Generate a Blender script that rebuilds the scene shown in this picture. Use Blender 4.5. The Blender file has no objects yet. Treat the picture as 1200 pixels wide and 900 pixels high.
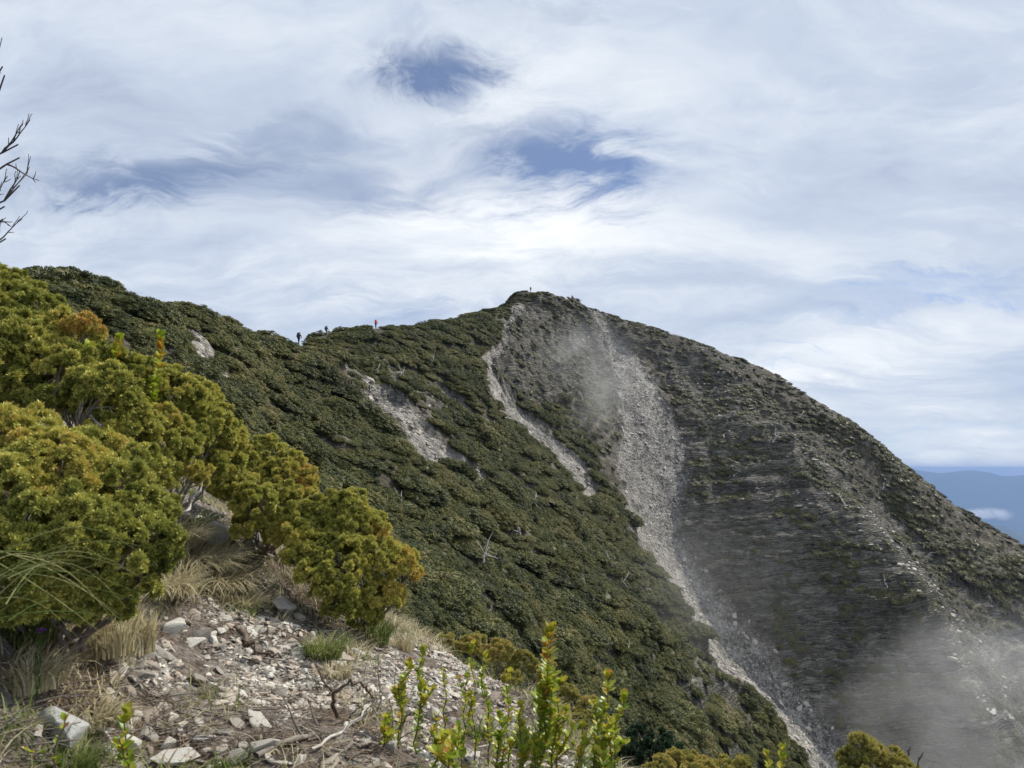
import bpy, bmesh, math, random
import numpy as np
from mathutils import Vector, Matrix, Euler, Quaternion
random.seed(7); RNG = np.random.default_rng(11)
R = math.radians
scene = bpy.context.scene
COL = scene.collection

# ------------------------------------------------------------------ camera
F = 900.0                                   # focal length in pixels of the 1200 px wide photograph
TILT = math.atan(100 / F)
cam_d = bpy.data.cameras.new("camera"); cam = bpy.data.objects.new("camera", cam_d); COL.objects.link(cam)
cam_d.sensor_width = 36; cam_d.lens = 36 * F / 1200
cam_d.clip_start = 0.05; cam_d.clip_end = 90000
cam.location = (0, 0, 0); cam.rotation_euler = (R(90) + TILT, 0, 0)
cam_d.dof.use_dof = True; cam_d.dof.focus_distance = 22; cam_d.dof.aperture_fstop = 6.5
scene.camera = cam

# ------------------------------------------------------------------ render settings, exposure
scene.render.engine = 'CYCLES'
scene.view_settings.view_transform = 'Standard'; scene.view_settings.look = 'None'
scene.view_settings.exposure = 0.2; scene.view_settings.gamma = 1.0
scene.cycles.use_denoising = True
scene.cycles.max_bounces = 6; scene.cycles.diffuse_bounces = 2; scene.cycles.glossy_bounces = 2
scene.cycles.transmission_bounces = 3; scene.cycles.volume_bounces = 1; scene.cycles.transparent_max_bounces = 6
scene.cycles.volume_step_rate = 4.0; scene.cycles.volume_max_steps = 96
scene.cycles.use_adaptive_sampling = True; scene.cycles.adaptive_threshold = 0.015

# ------------------------------------------------------------------ sun and sky
SUN_AZ, SUN_EL = R(50), R(45)
SUN = Vector((math.sin(SUN_AZ) * math.cos(SUN_EL), math.cos(SUN_AZ) * math.cos(SUN_EL), math.sin(SUN_EL)))
ld = bpy.data.lights.new("sun", 'SUN'); ld.energy = 4.4; ld.angle = R(0.6); ld.color = (1.0, 0.95, 0.86)
lo = bpy.data.objects.new("sun", ld); COL.objects.link(lo); lo.rotation_euler = SUN.to_track_quat('Z', 'Y').to_euler()
lo.location = (60, 30, 80)

class NT:
    """small helper round a node tree"""
    def __init__(s, tree): s.t = tree; s.n = tree.nodes; s.l = tree.links
    def add(s, typ, **kw):
        nd = s.n.new(typ)
        for k, v in kw.items():
            if k == 'ins':
                for a, b in v.items():
                    if isinstance(b, bpy.types.NodeSocket): s.l.new(b, nd.inputs[a])
                    else: nd.inputs[a].default_value = b
            else: setattr(nd, k, v)
        return nd
    def math(s, op, a, b=None, c=None, clamp=False):
        nd = s.n.new('ShaderNodeMath'); nd.operation = op; nd.use_clamp = clamp
        for i, v in enumerate((a, b, c)):
            if v is None: continue
            if isinstance(v, bpy.types.NodeSocket): s.l.new(v, nd.inputs[i])
            else: nd.inputs[i].default_value = v
        return nd.outputs[0]
    def vmath(s, op, a, b=None):
        nd = s.n.new('ShaderNodeVectorMath'); nd.operation = op
        for i, v in enumerate((a, b)):
            if v is None: continue
            if isinstance(v, bpy.types.NodeSocket): s.l.new(v, nd.inputs[i])
            else: nd.inputs[i].default_value = v
        return nd.outputs[0]
    def noise(s, vec, scale, detail=4, rough=0.5, dist=0.0, out=0):
        nd = s.add('ShaderNodeTexNoise', ins={'Scale': scale, 'Detail': detail, 'Roughness': rough, 'Distortion': dist})
        if vec is not None: s.l.new(vec, nd.inputs['Vector'])
        return nd.outputs[out]
    def ramp(s, fac, stops, interp='LINEAR'):
        nd = s.n.new('ShaderNodeValToRGB'); nd.color_ramp.interpolation = interp
        e = nd.color_ramp.elements
        while len(e) < len(stops): e.new(0.5)
        for el, (p, c) in zip(e, stops):
            el.position = p; el.color = (c[0], c[1], c[2], 1) if hasattr(c, '__len__') else (c, c, c, 1)
        s.l.new(fac, nd.inputs[0]); return nd.outputs[0]
    def mix(s, fac, a, b, blend='MIX'):
        nd = s.n.new('ShaderNodeMix'); nd.data_type = 'RGBA'; nd.blend_type = blend
        for i, v in ((0, fac), (6, a), (7, b)):
            if isinstance(v, bpy.types.NodeSocket): s.l.new(v, nd.inputs[i])
            else: nd.inputs[i].default_value = v if i == 0 or len(v) == 4 else (*v, 1)
        return nd.outputs[2]

def cam_ray(px, py):
    a, b = (px - 600) / F, (450 - py) / F
    return Vector((a, math.cos(TILT) - b * math.sin(TILT), math.sin(TILT) + b * math.cos(TILT)))
def at(px, py, d): return cam_ray(px, py) * d

world = bpy.data.worlds.new("World"); scene.world = world; world.use_nodes = True
def build_world():
    w = NT(world.node_tree); w.n.clear()
    sky = w.add('ShaderNodeTexSky', sky_type='NISHITA', sun_disc=False, sun_elevation=SUN_EL, sun_rotation=SUN_AZ,
                altitude=3500, air_density=1.0, dust_density=0.6, ozone_density=1.5)
    geo = w.add('ShaderNodeTexCoord'); d = geo.outputs['Generated']
    sep = w.add('ShaderNodeSeparateXYZ', ins={0: d})
    x, y, z = sep.outputs
    # direction projected on a high cloud layer
    den = w.math('ADD', w.math('MAXIMUM', z, 0.0), 0.28)
    cx, cy = w.math('DIVIDE', x, den), w.math('DIVIDE', y, den)
    pl = w.add('ShaderNodeCombineXYZ', ins={0: cx, 1: cy, 2: 0.0}).outputs[0]
    warp = w.noise(pl, 1.6, 4, 0.55, 0.0, 1)
    wv = w.vmath('SCALE', w.vmath('SUBTRACT', warp, (0.5, 0.5, 0.5)), None); wv.node.inputs['Scale'].default_value = 0.45
    pw = w.vmath('ADD', pl, wv)
    rot = w.add('ShaderNodeMapping', ins={'Vector': pw, 'Rotation': (0, 0, R(24)), 'Scale': (1.3, 2.1, 1)}).outputs[0]
    n1 = w.noise(rot, 1.1, 10, 0.60, 0.35)
    n2 = w.noise(rot, 4.4, 10, 0.68, 0.25)
    rot2 = w.add('ShaderNodeMapping', ins={'Vector': pw, 'Rotation': (0, 0, R(-34)), 'Scale': (1.5, 3.4, 1)}).outputs[0]
    n3 = w.noise(rot2, 2.2, 11, 0.68, 0.3)
    # clear gaps in the layer, as directions
    yy = w.math('MAXIMUM', y, 0.08)
    u0, v0 = w.math('DIVIDE', x, yy), w.math('DIVIDE', z, yy)
    wu = w.math('MULTIPLY', w.math('SUBTRACT', n2, 0.5), 0.30); wvv = w.math('MULTIPLY', w.math('SUBTRACT', n3, 0.5), 0.17)
    u, v = w.math('ADD', u0, wu), w.math('ADD', v0, wvv)
    def blob(px, py, rx, ry, amp, ang=0.0):
        c = cam_ray(px, py); uc, vc = c.x / c.y, c.z / c.y
        du, dv = w.math('SUBTRACT', u, uc), w.math('SUBTRACT', v, vc)
        ca, sa = math.cos(R(ang)), math.sin(R(ang))
        p = w.math('DIVIDE', w.math('ADD', w.math('MULTIPLY', du, ca), w.math('MULTIPLY', dv, sa)), rx / F)
        q = w.math('DIVIDE', w.math('ADD', w.math('MULTIPLY', du, -sa), w.math('MULTIPLY', dv, ca)), ry / F)
        r2 = w.math('ADD', w.math('MULTIPLY', p, p), w.math('MULTIPLY', q, q))
        return w.math('MULTIPLY', w.math('EXPONENT', w.math('MULTIPLY', r2, -1.0)), amp)
    def total(lst):
        acc = None
        for b in lst:
            t = blob(*b); acc = t if acc is None else w.math('ADD', acc, t)
        return acc
    gaps = total([(300, 205, 360, 62, .30, 0), (570, 130, 150, 95, .30, -30), (700, 215, 120, 40, .25, 0), (1090, 345, 160, 26, .25, 0), (480, 375, 200, 40, .2, 0), (508, 84, 66, 32, 1.05, 4), (668, 186, 100, 40, 1.0, -8), (255, 196, 190, 26, .50, 6), (95, 214, 130, 24, .38, -4),
                  (450, 236, 120, 34, .50, 0), (628, 16, 70, 18, .45, 0), (500, 366, 110, 24, .34, 0), (1075, 325, 90, 12, .5, 0), (1110, 352, 60, 9, .5, 0),
                  (935, 410, 60, 9, .6, 0), (1000, 372, 70, 8, .35, 0), (1130, 520, 200, 22, .30, 0), (640, 80, 60, 20, .22, 30), (330, 155, 90, 16, .2, 10)])
    white = total([(640, 252, 190, 42, .55, -3), (600, 110, 90, 30, .30, 30), (760, 90, 120, 50, .25, 0), (980, 425, 170, 30, .38, 4),
                   (430, 300, 160, 40, .22, 0), (720, 300, 200, 50, .30, 0), (300, 40, 260, 60, .10, 0), (1110, 395, 140, 20, .25, 0), (180, 262, 120, 40, .2, 0)])
    grey = total([(1080, 220, 220, 80, .45, 0), (920, 60, 120, 60, .25, 0), (80, 130, 170, 40, .35, 0), (820, 330, 110, 30, .25, 0), (330, 90, 120, 40, .2, 0)])
    tex = w.math('ADD', w.math('MULTIPLY', w.math('SUBTRACT', n1, 0.5), 1.2), w.math('MULTIPLY', w.math('SUBTRACT', n3, 0.5), 0.75))
    gaps = w.math('MULTIPLY', gaps, w.math('ADD', -0.15, w.math('MULTIPLY', n3, 2.15)))
    cov = w.math('SUBTRACT', w.math('ADD', 0.98, tex), gaps)
    cov = w.math('ADD', cov, w.math('MULTIPLY', white, 0.35))
    cov = w.math('MULTIPLY_ADD', cov, 0.95, 0.06, clamp=True)
    cov = w.add('ShaderNodeMapRange', interpolation_type='SMOOTHSTEP', ins={0: cov, 1: -0.18, 2: 1.02, 3: 0.06, 4: 0.98}).outputs[0]
    lum = w.math('ADD', w.math('ADD', 0.50, w.math('MULTIPLY', white, 0.50)), w.math('MULTIPLY', grey, -0.28))
    lum = w.math('ADD', lum, w.math('MULTIPLY', w.math('SUBTRACT', n2, 0.5), 0.34))
    lum = w.math('ADD', lum, w.math('MULTIPLY', w.math('SUBTRACT', n1, 0.5), 1.15))
    lum = w.math('ADD', lum, w.math('MULTIPLY', w.math('SUBTRACT', n3, 0.5), 0.35), clamp=True)
    ccol = w.ramp(lum, [(0.0, (3.9, 4.5, 6.0)), (0.45, (5.8, 6.6, 7.9)), (0.72, (7.9, 8.4, 9.1)), (1.0, (10.2, 10.4, 10.7))])
    skyc = w.mix(1.0, sky.outputs[0], (1.0, 1.0, 1.06), 'MULTIPLY')
    out = w.mix(cov, skyc, ccol)
    bg = w.add('ShaderNodeBackground', ins={0: out, 1: 0.092})
    wo = w.add('ShaderNodeOutputWorld'); w.l.new(bg.outputs[0], wo.inputs[0])
build_world()

# ------------------------------------------------------------------ numpy noise
def _hash(ix, iy, iz, seed):
    h = (ix.astype(np.uint32) * np.uint32(374761393) + iy.astype(np.uint32) * np.uint32(668265263)
         + iz.astype(np.uint32) * np.uint32(2147483647) + np.uint32((seed * 144665) & 0xffffffff))
    h = (h ^ (h >> np.uint32(13))) * np.uint32(1274126177)
    h = (h ^ (h >> np.uint32(16))) * np.uint32(2246822519)
    return ((h ^ (h >> np.uint32(15))) & np.uint32(0xffffff)).astype(np.float32) / 16777215.0
def vnoise(x, y, z=None, seed=0):
    x = np.asarray(x, np.float64); y = np.asarray(y, np.float64)
    fx = np.floor(x); fy = np.floor(y); tx = x - fx; ty = y - fy
    tx = tx * tx * (3 - 2 * tx); ty = ty * ty * (3 - 2 * ty)
    ix = fx.astype(np.int64); iy = fy.astype(np.int64)
    if z is None:
        iz = np.zeros_like(ix); h = lambda a, b: _hash(ix + a, iy + b, iz, seed)
        return ((h(0, 0) * (1 - tx) + h(1, 0) * tx) * (1 - ty) + (h(0, 1) * (1 - tx) + h(1, 1) * tx) * ty) * 2 - 1
    z = np.asarray(z, np.float64); fz = np.floor(z); tz = z - fz; tz = tz * tz * (3 - 2 * tz); iz = fz.astype(np.int64)
    r = 0
    for c, wz in ((0, 1 - tz), (1, tz)):
        h = lambda a, b: _hash(ix + a, iy + b, iz + c, seed)
        r = r + wz * ((h(0, 0) * (1 - tx) + h(1, 0) * tx) * (1 - ty) + (h(0, 1) * (1 - tx) + h(1, 1) * tx) * ty)
    return r * 2 - 1
def fbm(x, y, z=None, octv=4, seed=0, gain=0.5):
    a, s, f = 1.0, 0, 1.0; r = 0
    for o in range(octv):
        r = r + a * vnoise(x * f + o * 17.3, y * f - o * 9.1, None if z is None else z * f + o * 3.7, seed + o)
        s += a; a *= gain; f *= 2.03
    return r / s
def sstep(a, b, x): t = np.clip((x - a) / (b - a), 0, 1); return t * t * (3 - 2 * t)

class TPS:
    def __init__(s, pts, lam=0.0):
        P = np.array(pts, float); s.c = P[:, :2]; n = len(P)
        K = s.k(np.linalg.norm(s.c[:, None] - s.c[None], axis=2)) + lam * np.eye(n)
        Q = np.hstack([np.ones((n, 1)), s.c]); A = np.block([[K, Q], [Q.T, np.zeros((3, 3))]])
        s.w = np.linalg.solve(A, np.concatenate([P[:, 2], np.zeros(3)]))
    def k(s, r): return r * r * np.log(r + 1e-9)
    def __call__(s, x, y):
        sh = np.shape(x); q = np.stack([np.ravel(x), np.ravel(y)], 1).astype(float); out = np.empty(len(q))
        for i in range(0, len(q), 20000):
            b = q[i:i + 20000]; r = np.linalg.norm(b[:, None] - s.c[None], axis=2)
            out[i:i + 20000] = s.k(r) @ s.w[:-3] + s.w[-3] + b @ s.w[-2:]
        return out.reshape(sh)

# ------------------------------------------------------------------ mesh helpers
def tag(o, label=None, cat=None, group=None, kind=None):
    if label: o['label'] = label
    if cat: o['category'] = cat
    if group: o['group'] = group
    if kind: o['kind'] = kind
    return o
def empty(name, loc, rz=0):
    o = bpy.data.objects.new(name, None); COL.objects.link(o); o.location = loc; o.rotation_euler = (0, 0, rz); o.empty_display_size = 0.2; return o
def np_mesh(name, V, faces, mats=(), smooth=False, attrs=None, midx=None):
    """faces: list of index arrays (n,3) or (n,4)"""
    V = np.asarray(V, np.float32)
    if not isinstance(faces, (list, tuple)): faces = [faces]
    faces = [np.asarray(f, np.int32) for f in faces if len(f)]
    me = bpy.data.meshes.new(name)
    idx = np.concatenate([f.ravel() for f in faces]); tot = np.concatenate([np.full(len(f), f.shape[1], np.int32) for f in faces])
    st = np.concatenate([[0], np.cumsum(tot)[:-1]]).astype(np.int32)
    me.vertices.add(len(V)); me.vertices.foreach_set('co', V.ravel())
    me.loops.add(len(idx)); me.loops.foreach_set('vertex_index', idx)
    me.polygons.add(len(tot)); me.polygons.foreach_set('loop_start', st); me.polygons.foreach_set('loop_total', tot)
    me.polygons.foreach_set('use_smooth', np.full(len(tot), smooth, bool))
    for m in mats: me.materials.append(m)
    if midx is not None: me.polygons.foreach_set('material_index', np.asarray(midx, np.int32))
    for k, a in (attrs or {}).items():
        at_ = me.attributes.new(k, 'FLOAT', 'POINT'); at_.data.foreach_set('value', np.asarray(a, np.float32))
    me.update(calc_edges=True); return me
def link(name, me, parent=None, loc=None):
    o = bpy.data.objects.new(name, me); COL.objects.link(o)
    if parent is not None: o.parent = parent
    if loc is not None: o.location = loc
    return o
def stamp(protoV, protoF, M, T, pa=None):
    """copies a small proto (V,F) with matrices M (n,3,3) and offsets T (n,3) into one array pair"""
    n, k = len(M), len(protoV)
    V = np.einsum('nij,kj->nki', M, protoV) + T[:, None, :]
    Fc = (protoF[None] + (np.arange(n) * k)[:, None, None]).reshape(-1, protoF.shape[1])
    return V.reshape(-1, 3), Fc
def frames(D, spin, scale):
    """matrices whose Z axis points along D, spun about it"""
    D = D / (np.linalg.norm(D, axis=1, keepdims=True) + 1e-9)
    ref = np.where(np.abs(D[:, 2:3]) > 0.9, np.array([[1., 0, 0]]), np.array([[0., 0, 1]]))
    X = np.cross(ref, D); X /= np.linalg.norm(X, axis=1, keepdims=True) + 1e-9; Y = np.cross(D, X)
    c, s_ = np.cos(spin)[:, None], np.sin(spin)[:, None]
    X2 = X * c + Y * s_; Y2 = -X * s_ + Y * c
    M = np.stack([X2, Y2, D], 2); sc = np.asarray(scale, float)
    return M * (sc[:, None, None] if sc.ndim == 1 else sc[:, None, :])
def tubes(paths, sides=6):
    """paths: list of (pts (n,3), radii (n,)) -> V, quads"""
    VV, FF, off = [], [], 0
    ang = np.arange(sides) * 2 * math.pi / sides
    for P, r in paths:
        P = np.asarray(P, float); r = np.asarray(r, float); n = len(P)
        T = np.gradient(P, axis=0); T /= np.linalg.norm(T, axis=1, keepdims=True) + 1e-9
        ref = np.array([0.3, 0.2, 1.0]); ref = ref if abs(T[0] @ ref) < 0.95 else np.array([1., 0.1, 0])
        X = np.cross(T, ref); X /= np.linalg.norm(X, axis=1, keepdims=True) + 1e-9; Y = np.cross(T, X)
        ring = P[:, None] + r[:, None, None] * (np.cos(ang)[None, :, None] * X[:, None] + np.sin(ang)[None, :, None] * Y[:, None])
        VV.append(ring.reshape(-1, 3)); i = np.arange(n - 1)[:, None] * sides; j = np.arange(sides)[None]; jn = (j + 1) % sides
        FF.append((off + np.stack([i + j, i + jn, i + sides + jn, i + sides + j], -1)).reshape(-1, 4))
        off += n * sides
    return np.concatenate(VV), np.concatenate(FF)
def wander(a, b, n=7, amp=0.12, rng=RNG, sag=0.0):
    a = np.array(a, float); b = np.array(b, float); L = np.linalg.norm(b - a); t = np.linspace(0, 1, n)[:, None]
    P = a + (b - a) * t; k = rng.normal(0, 1, (n, 3)); k[0] = 0; k[-1] = 0
    P = P + k * amp * L * 0.35; P[1:-1] = (P[:-2] + 2 * P[1:-1] + P[2:]) / 4
    P[:, 2] += sag * L * np.sin(math.pi * t[:, 0]); return P

# ------------------------------------------------------------------ materials
def mat(name, build):
    m = bpy.data.materials.new(name); m.use_nodes = True; t = NT(m.node_tree); t.n.clear()
    out = t.add('ShaderNodeOutputMaterial'); s = build(t)
    t.l.new(s, out.inputs[0]); return m
def principled(t, col, rough=0.85, bump=None, bstr=0.3, bdist=0.02, spec=0.3):
    p = t.add('ShaderNodeBsdfPrincipled', ins={'Roughness': rough, 'Specular IOR Level': spec})
    if isinstance(col, bpy.types.NodeSocket): t.l.new(col, p.inputs['Base Color'])
    else: p.inputs['Base Color'].default_value = (*col, 1)
    if bump is not None:
        b = t.add('ShaderNodeBump', ins={'Strength': bstr, 'Distance': bdist, 'Height': bump}); t.l.new(b.outputs[0], p.inputs['Normal'])
    return p.outputs[0]
def leaf_mat(name, stops, nscale, trans=0.25, rough=0.6, attr=True, var=0.5, nz2=None):
    """leaf colour: tint attribute (per spray) plus broad world-space patches"""
    def b(t):
        pos = t.add('ShaderNodeNewGeometry').outputs['Position']
        n = t.noise(pos, nscale, 3, 0.6)
        f = t.math('ADD', t.math('MULTIPLY', t.math('SUBTRACT', n, 0.5), var * 2.2), 0.5)
        if name == 'thicket_leaves':
            f = t.math('ADD', f, t.math('MULTIPLY', t.math('SUBTRACT', t.noise(pos, .55, 2, .5), .5), 1.3))
        if attr:
            a = t.add('ShaderNodeAttribute', attribute_name='tint').outputs['Fac']
            f = t.math('ADD', f, t.math('SUBTRACT', a, 0.5), clamp=True)
        col = t.ramp(f, stops)
        d = t.add('ShaderNodeBsdfPrincipled', ins={'Base Color': col, 'Roughness': rough, 'Specular IOR Level': 0.25})
        tr = t.add('ShaderNodeBsdfTranslucent', ins={'Color': col})
        return t.add('ShaderNodeMixShader', ins={0: trans, 1: d.outputs[0], 2: tr.outputs[0]}).outputs[0]
    return mat(name, b)
M = {}
M['thicket'] = leaf_mat('thicket_leaves', [(0, (.034, .046, .016)), (.4, (.082, .094, .025)), (.72, (.150, .148, .036)), (.92, (.22, .185, .06)), (1, (.26, .22, .12))], 0.14, 0.25, var=.75)
M['scrub'] = leaf_mat('scrub_leaves', [(0, (.05, .055, .024)), (.5, (.105, .105, .042)), (1, (.18, .155, .07))], 0.15, 0.15, var=.5)
M['juniper'] = leaf_mat('juniper_leaves', [(0, (.065, .085, .022)), (.35, (.25, .265, .05)), (.62, (.52, .49, .11)), (.88, (.55, .43, .10)), (1, (.52, .30, .07))], 2.2, 0.18, var=.30)
M['juniper_dark'] = leaf_mat('dark_green_leaves', [(0, (.012, .03, .015)), (.5, (.03, .06, .03)), (1, (.07, .11, .05))], 3.0, 0.15)
M['juniper_rust'] = leaf_mat('rusty_juniper_leaves', [(0, (.09, .10, .03)), (.4, (.26, .25, .06)), (.75, (.46, .40, .11)), (1, (.48, .32, .11))], 3.0, 0.2)
M['barberry'] = leaf_mat('barberry_leaves', [(0, (.10, .20, .02)), (.45, (.27, .36, .03)), (.75, (.48, .45, .05)), (.93, (.5, .36, .05)), (1, (.46, .20, .04))], 6.0, 0.4, rough=.35)
M['grass_dry'] = leaf_mat('dry_grass', [(0, (.20, .15, .08)), (.5, (.52, .45, .27)), (1, (.78, .72, .50))], 5.0, 0.3)
M['grass_green'] = leaf_mat('green_grass', [(0, (.06, .11, .02)), (.5, (.16, .21, .05)), (1, (.42, .40, .18))], 5.0, 0.35)
def wood(name, c0, c1, sc=30):
    def b(t):
        pos = t.add('ShaderNodeTexCoord').outputs['Object']
        n = t.noise(pos, sc, 5, 0.7, 1.0); return principled(t, t.ramp(n, [(.3, c0), (.7, c1)]), .85, n, .6, .01)
    return mat(name, b)
M['bark'] = wood('weathered_bark', (.09, .07, .055), (.30, .26, .22))
M['dead'] = wood('bleached_dead_wood', (.28, .25, .21), (.60, .57, .52), 18)
M['darkwood'] = wood('dark_root_wood', (.05, .035, .025), (.20, .15, .11))
M['snag'] = wood('bleached_snag', (.45, .43, .40), (.72, .70, .66), 2)
M['bare'] = wood('bare_branch_bark', (.04, .035, .035), (.13, .11, .10))
def stone_mat(name, sc, dark=(.13, .12, .11), mid=(.33, .30, .25), lite=(.68, .645, .565), warm=(.42, .31, .23)):
    def b(t):
        oi = t.add('ShaderNodeObjectInfo').outputs['Random']
        a = t.add('ShaderNodeAttribute', attribute_name='tint').outputs['Fac']
        pos = t.add('ShaderNodeTexCoord').outputs['Object']
        n = t.noise(pos, sc, 6, 0.65, 0.3); n2 = t.noise(pos, sc * .22, 3, 0.6)
        f = t.math('ADD', t.math('MULTIPLY', t.math('FRACT', t.math('ADD', oi, a)), 0.62), t.math('MULTIPLY', n, 0.42))
        c = t.ramp(f, [(.12, dark), (.48, mid), (.85, lite)])
        w_ = t.math('MULTIPLY', t.math('GREATER_THAN', t.math('FRACT', t.math('MULTIPLY', t.math('ADD', oi, a), 7.3)), .58), t.ramp(n2, [(.4, 0), (.6, .75)]))
        c = t.mix(w_, c, warm)
        return principled(t, c, .86, n, .55, .6 / sc)
    return mat(name, b)
M['stone'] = stone_mat('path_stone', 28)
M['slab'] = stone_mat('pale_slab', 20, (.34, .33, .31), (.52, .52, .50), (.72, .72, .70), (.52, .43, .34))
M['scree'] = stone_mat('scree_stone', 2.2, (.12, .11, .10), (.32, .30, .265), (.55, .50, .44), (.36, .29, .22))
def stone_rock():
    def b(t):
        pos = t.add('ShaderNodeTexCoord').outputs['Object']
        n = t.noise(pos, 9, 8, 0.68, 0.3); n2 = t.noise(pos, 2.5, 3, .5)
        c = t.ramp(n, [(.25, (.09, .08, .07)), (.5, (.24, .225, .20)), (.75, (.40, .38, .34))])
        c = t.mix(t.ramp(n2, [(.45, 0), (.62, .6)]), c, (.26, .20, .14))
        return principled(t, c, .88, n, .6, .03)
    return mat('outcrop_rock', b)
M['rock'] = stone_rock()

# ------------------------------------------------------------------ terrain: survey points (photo direction + distance)
S = [  # skyline, left to right, with a descending far side added below
 (-260, 352, 20), (-120, 352, 28), (40, 346, 45), (130, 357, 60), (215, 368, 75), (300, 396, 95), (345, 416, 115), (381, 404, 128), (410, 386, 140), (440, 383, 146), (490, 385, 156), (550, 377, 180),
 (600, 357, 220), (628, 349, 240), (655, 349, 243), (685, 359, 246), (720, 371, 249), (800, 395, 250), (900, 435, 250), (1000, 499, 242), (1060, 545, 236), (1100, 582, 230), (1200, 643, 222), (1300, 705, 215), (1450, 800, 205)]
G = [(720, 402, 238), (745, 450, 222), (770, 520, 206), (780, 600, 192), (805, 680, 178), (860, 760, 167), (930, 830, 158), (985, 890, 151), (1040, 950, 145)]
CR = [(800, 430, 239), (870, 480, 225), (940, 530, 208), (1000, 600, 190), (1060, 680, 174), (1110, 760, 162), (1160, 860, 152), (1200, 960, 142)]
CL = [(835, 560, 202), (862, 640, 185), (905, 705, 175), (965, 775, 166), (1025, 850, 157), (1080, 890, 153), (830, 480, 222), (960, 640, 183)]
RF = [(1050, 620, 206), (1130, 720, 186), (1190, 820, 171), (1230, 900, 160), (1000, 540, 222), (900, 460, 240)]
LS = [(300, 430, 85), (350, 500, 75), (450, 560, 80), (550, 600, 95), (500, 700, 55), (600, 750, 65), (650, 680, 90), (700, 750, 88), (800, 820, 95), (880, 880, 105),
      (750, 620, 165), (820, 740, 147), (900, 830, 143), (850, 780, 126), (600, 450, 178), (450, 440, 122), (520, 480, 134), (600, 550, 135), (690, 570, 165), (650, 500, 181), (720, 520, 196),
      (640, 430, 205), (600, 400, 196), (700, 440, 224), (560, 420, 168), (500, 410, 153), (400, 430, 122), (250, 480, 52), (200, 400, 50), (60, 380, 36), (400, 640, 48), (260, 560, 40),
      (700, 660, 130), (620, 620, 112), (960, 900, 138), (900, 960, 95), (780, 960, 72), (650, 900, 45), (560, 840, 38), (480, 800, 30), (1000, 1050, 110)]
def thick(L, k=3):
    out = []
    for a, b in zip(L[:-1], L[1:]):
        A, B = at(*a), at(*b)
        for i in range(k):
            t = i / k; px = a[0] + (b[0] - a[0]) * t; py = a[1] + (b[1] - a[1]) * t; out.append((px, py, a[2] + (b[2] - a[2]) * t))
    return out + [L[-1]]
mpts = [tuple(at(*p)) for p in thick(S) + G + CR + CL + RF + LS]
for p in thick(S, 2):
    q = at(*p)
    if p[0] < 640: mpts.append((q.x - 5, q.y + 1.5, q.z - 1.8))
    else: mpts.append((q.x + 3, q.y + 6, q.z - 2.5))
for p in S:
    q = at(*p); k = 1 + 22.0 / q.y
    mpts.append((q.x - 20, q.y + 6, q.z - 13) if p[0] < 600 else (q.x * k + 6, q.y * k + 4, q.z - 16))
    k = 1 + 70.0 / q.y; mpts.append((q.x - 66, q.y + 12, q.z - 58) if p[0] < 600 else (q.x * k + 25, q.y * k + 10, q.z - 62))
mpts += [(a, b, c + b * .0333) for a, b, c in [(0, 0, -3.2), (-3, 2, -2.4), (-3, 8, -2.2), (-8, 4, -1.2), (-8, 10, -.8), (-14, 10, 1.0), (0, 9, -4.2), (3, 4, -4.6), (6, 10, -7), (3, 16, -6.5), (-4, 18, -4.6), (8, 0, -7.5), (20, 0, -17), (20, 20, -20), (40, 20, -38),
         (40, 60, -42), (60, 100, -58), (90, 60, -82), (60, 0, -55), (120, 20, -105), (130, 110, -95), (-10, -20, -1), (-25, -20, 2), (-60, -20, -22), (-90, 40, -50), (30, -25, -24), (80, -25, -72), (200, 120, -130), (220, 20, -175),
         (-14, 28, 1.5), (-22, 20, 5.5), (-34, 30, 0), (-45, 45, -6)]]
HT = TPS(mpts, 0.3)
GX0, GX1, GY0, GY1 = -100.0, 190.0, -24.0, 292.0
cgx = np.arange(GX0 - 4, GX1 + 5, 1.0); cgy = np.arange(GY0 - 4, GY1 + 5, 1.0)
CH = HT(*np.meshgrid(cgx, cgy))
def base_h(x, y):
    fx = np.clip((np.asarray(x, float) - cgx[0]), 0, len(cgx) - 1.001); fy = np.clip((np.asarray(y, float) - cgy[0]), 0, len(cgy) - 1.001)
    i = fx.astype(int); j = fy.astype(int); tx = fx - i; ty = fy - j
    return (CH[j, i] * (1 - tx) + CH[j, i + 1] * tx) * (1 - ty) + (CH[j + 1, i] * (1 - tx) + CH[j + 1, i + 1] * tx) * ty
def to_photo(x, y, z):
    c, s_ = math.cos(TILT), math.sin(TILT); dep = y * c + z * s_; up = -y * s_ + z * c; dd = np.maximum(dep, 1.0)
    return 600 + F * x / dd, 450 - F * up / dd, dep
def seg_dist(px, py, poly):
    """distance to a polyline (x, y, halfwidth) minus the half width there"""
    best = np.full(np.shape(px), 1e9)
    for (x0, y0, w0), (x1, y1, w1) in zip(poly[:-1], poly[1:]):
        dx, dy = x1 - x0, y1 - y0; t = np.clip(((px - x0) * dx + (py - y0) * dy) / (dx * dx + dy * dy), 0, 1)
        best = np.minimum(best, np.hypot(px - x0 - t * dx, py - y0 - t * dy) - (w0 + (w1 - w0) * t))
    return best
def inpoly(px, py, poly):
    r = np.zeros(np.shape(px), bool); n = len(poly)
    for i in range(n):
        (x0, y0), (x1, y1) = poly[i], poly[(i + 1) % n]
        if y0 == y1: continue
        r ^= ((py < y0) != (py < y1)) & (px < (x1 - x0) * (py - y0) / (y1 - y0) + x0)
    return r
GULLY = [(700, 372, 6), (712, 390, 14), (730, 425, 18), (750, 460, 24), (758, 495, 32), (765, 530, 42), (768, 580, 36), (772, 625, 26), (788, 660, 26), (820, 700, 27), (856, 750, 30), (898, 800, 30), (940, 850, 28), (980, 890, 26), (1020, 940, 24)]
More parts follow.
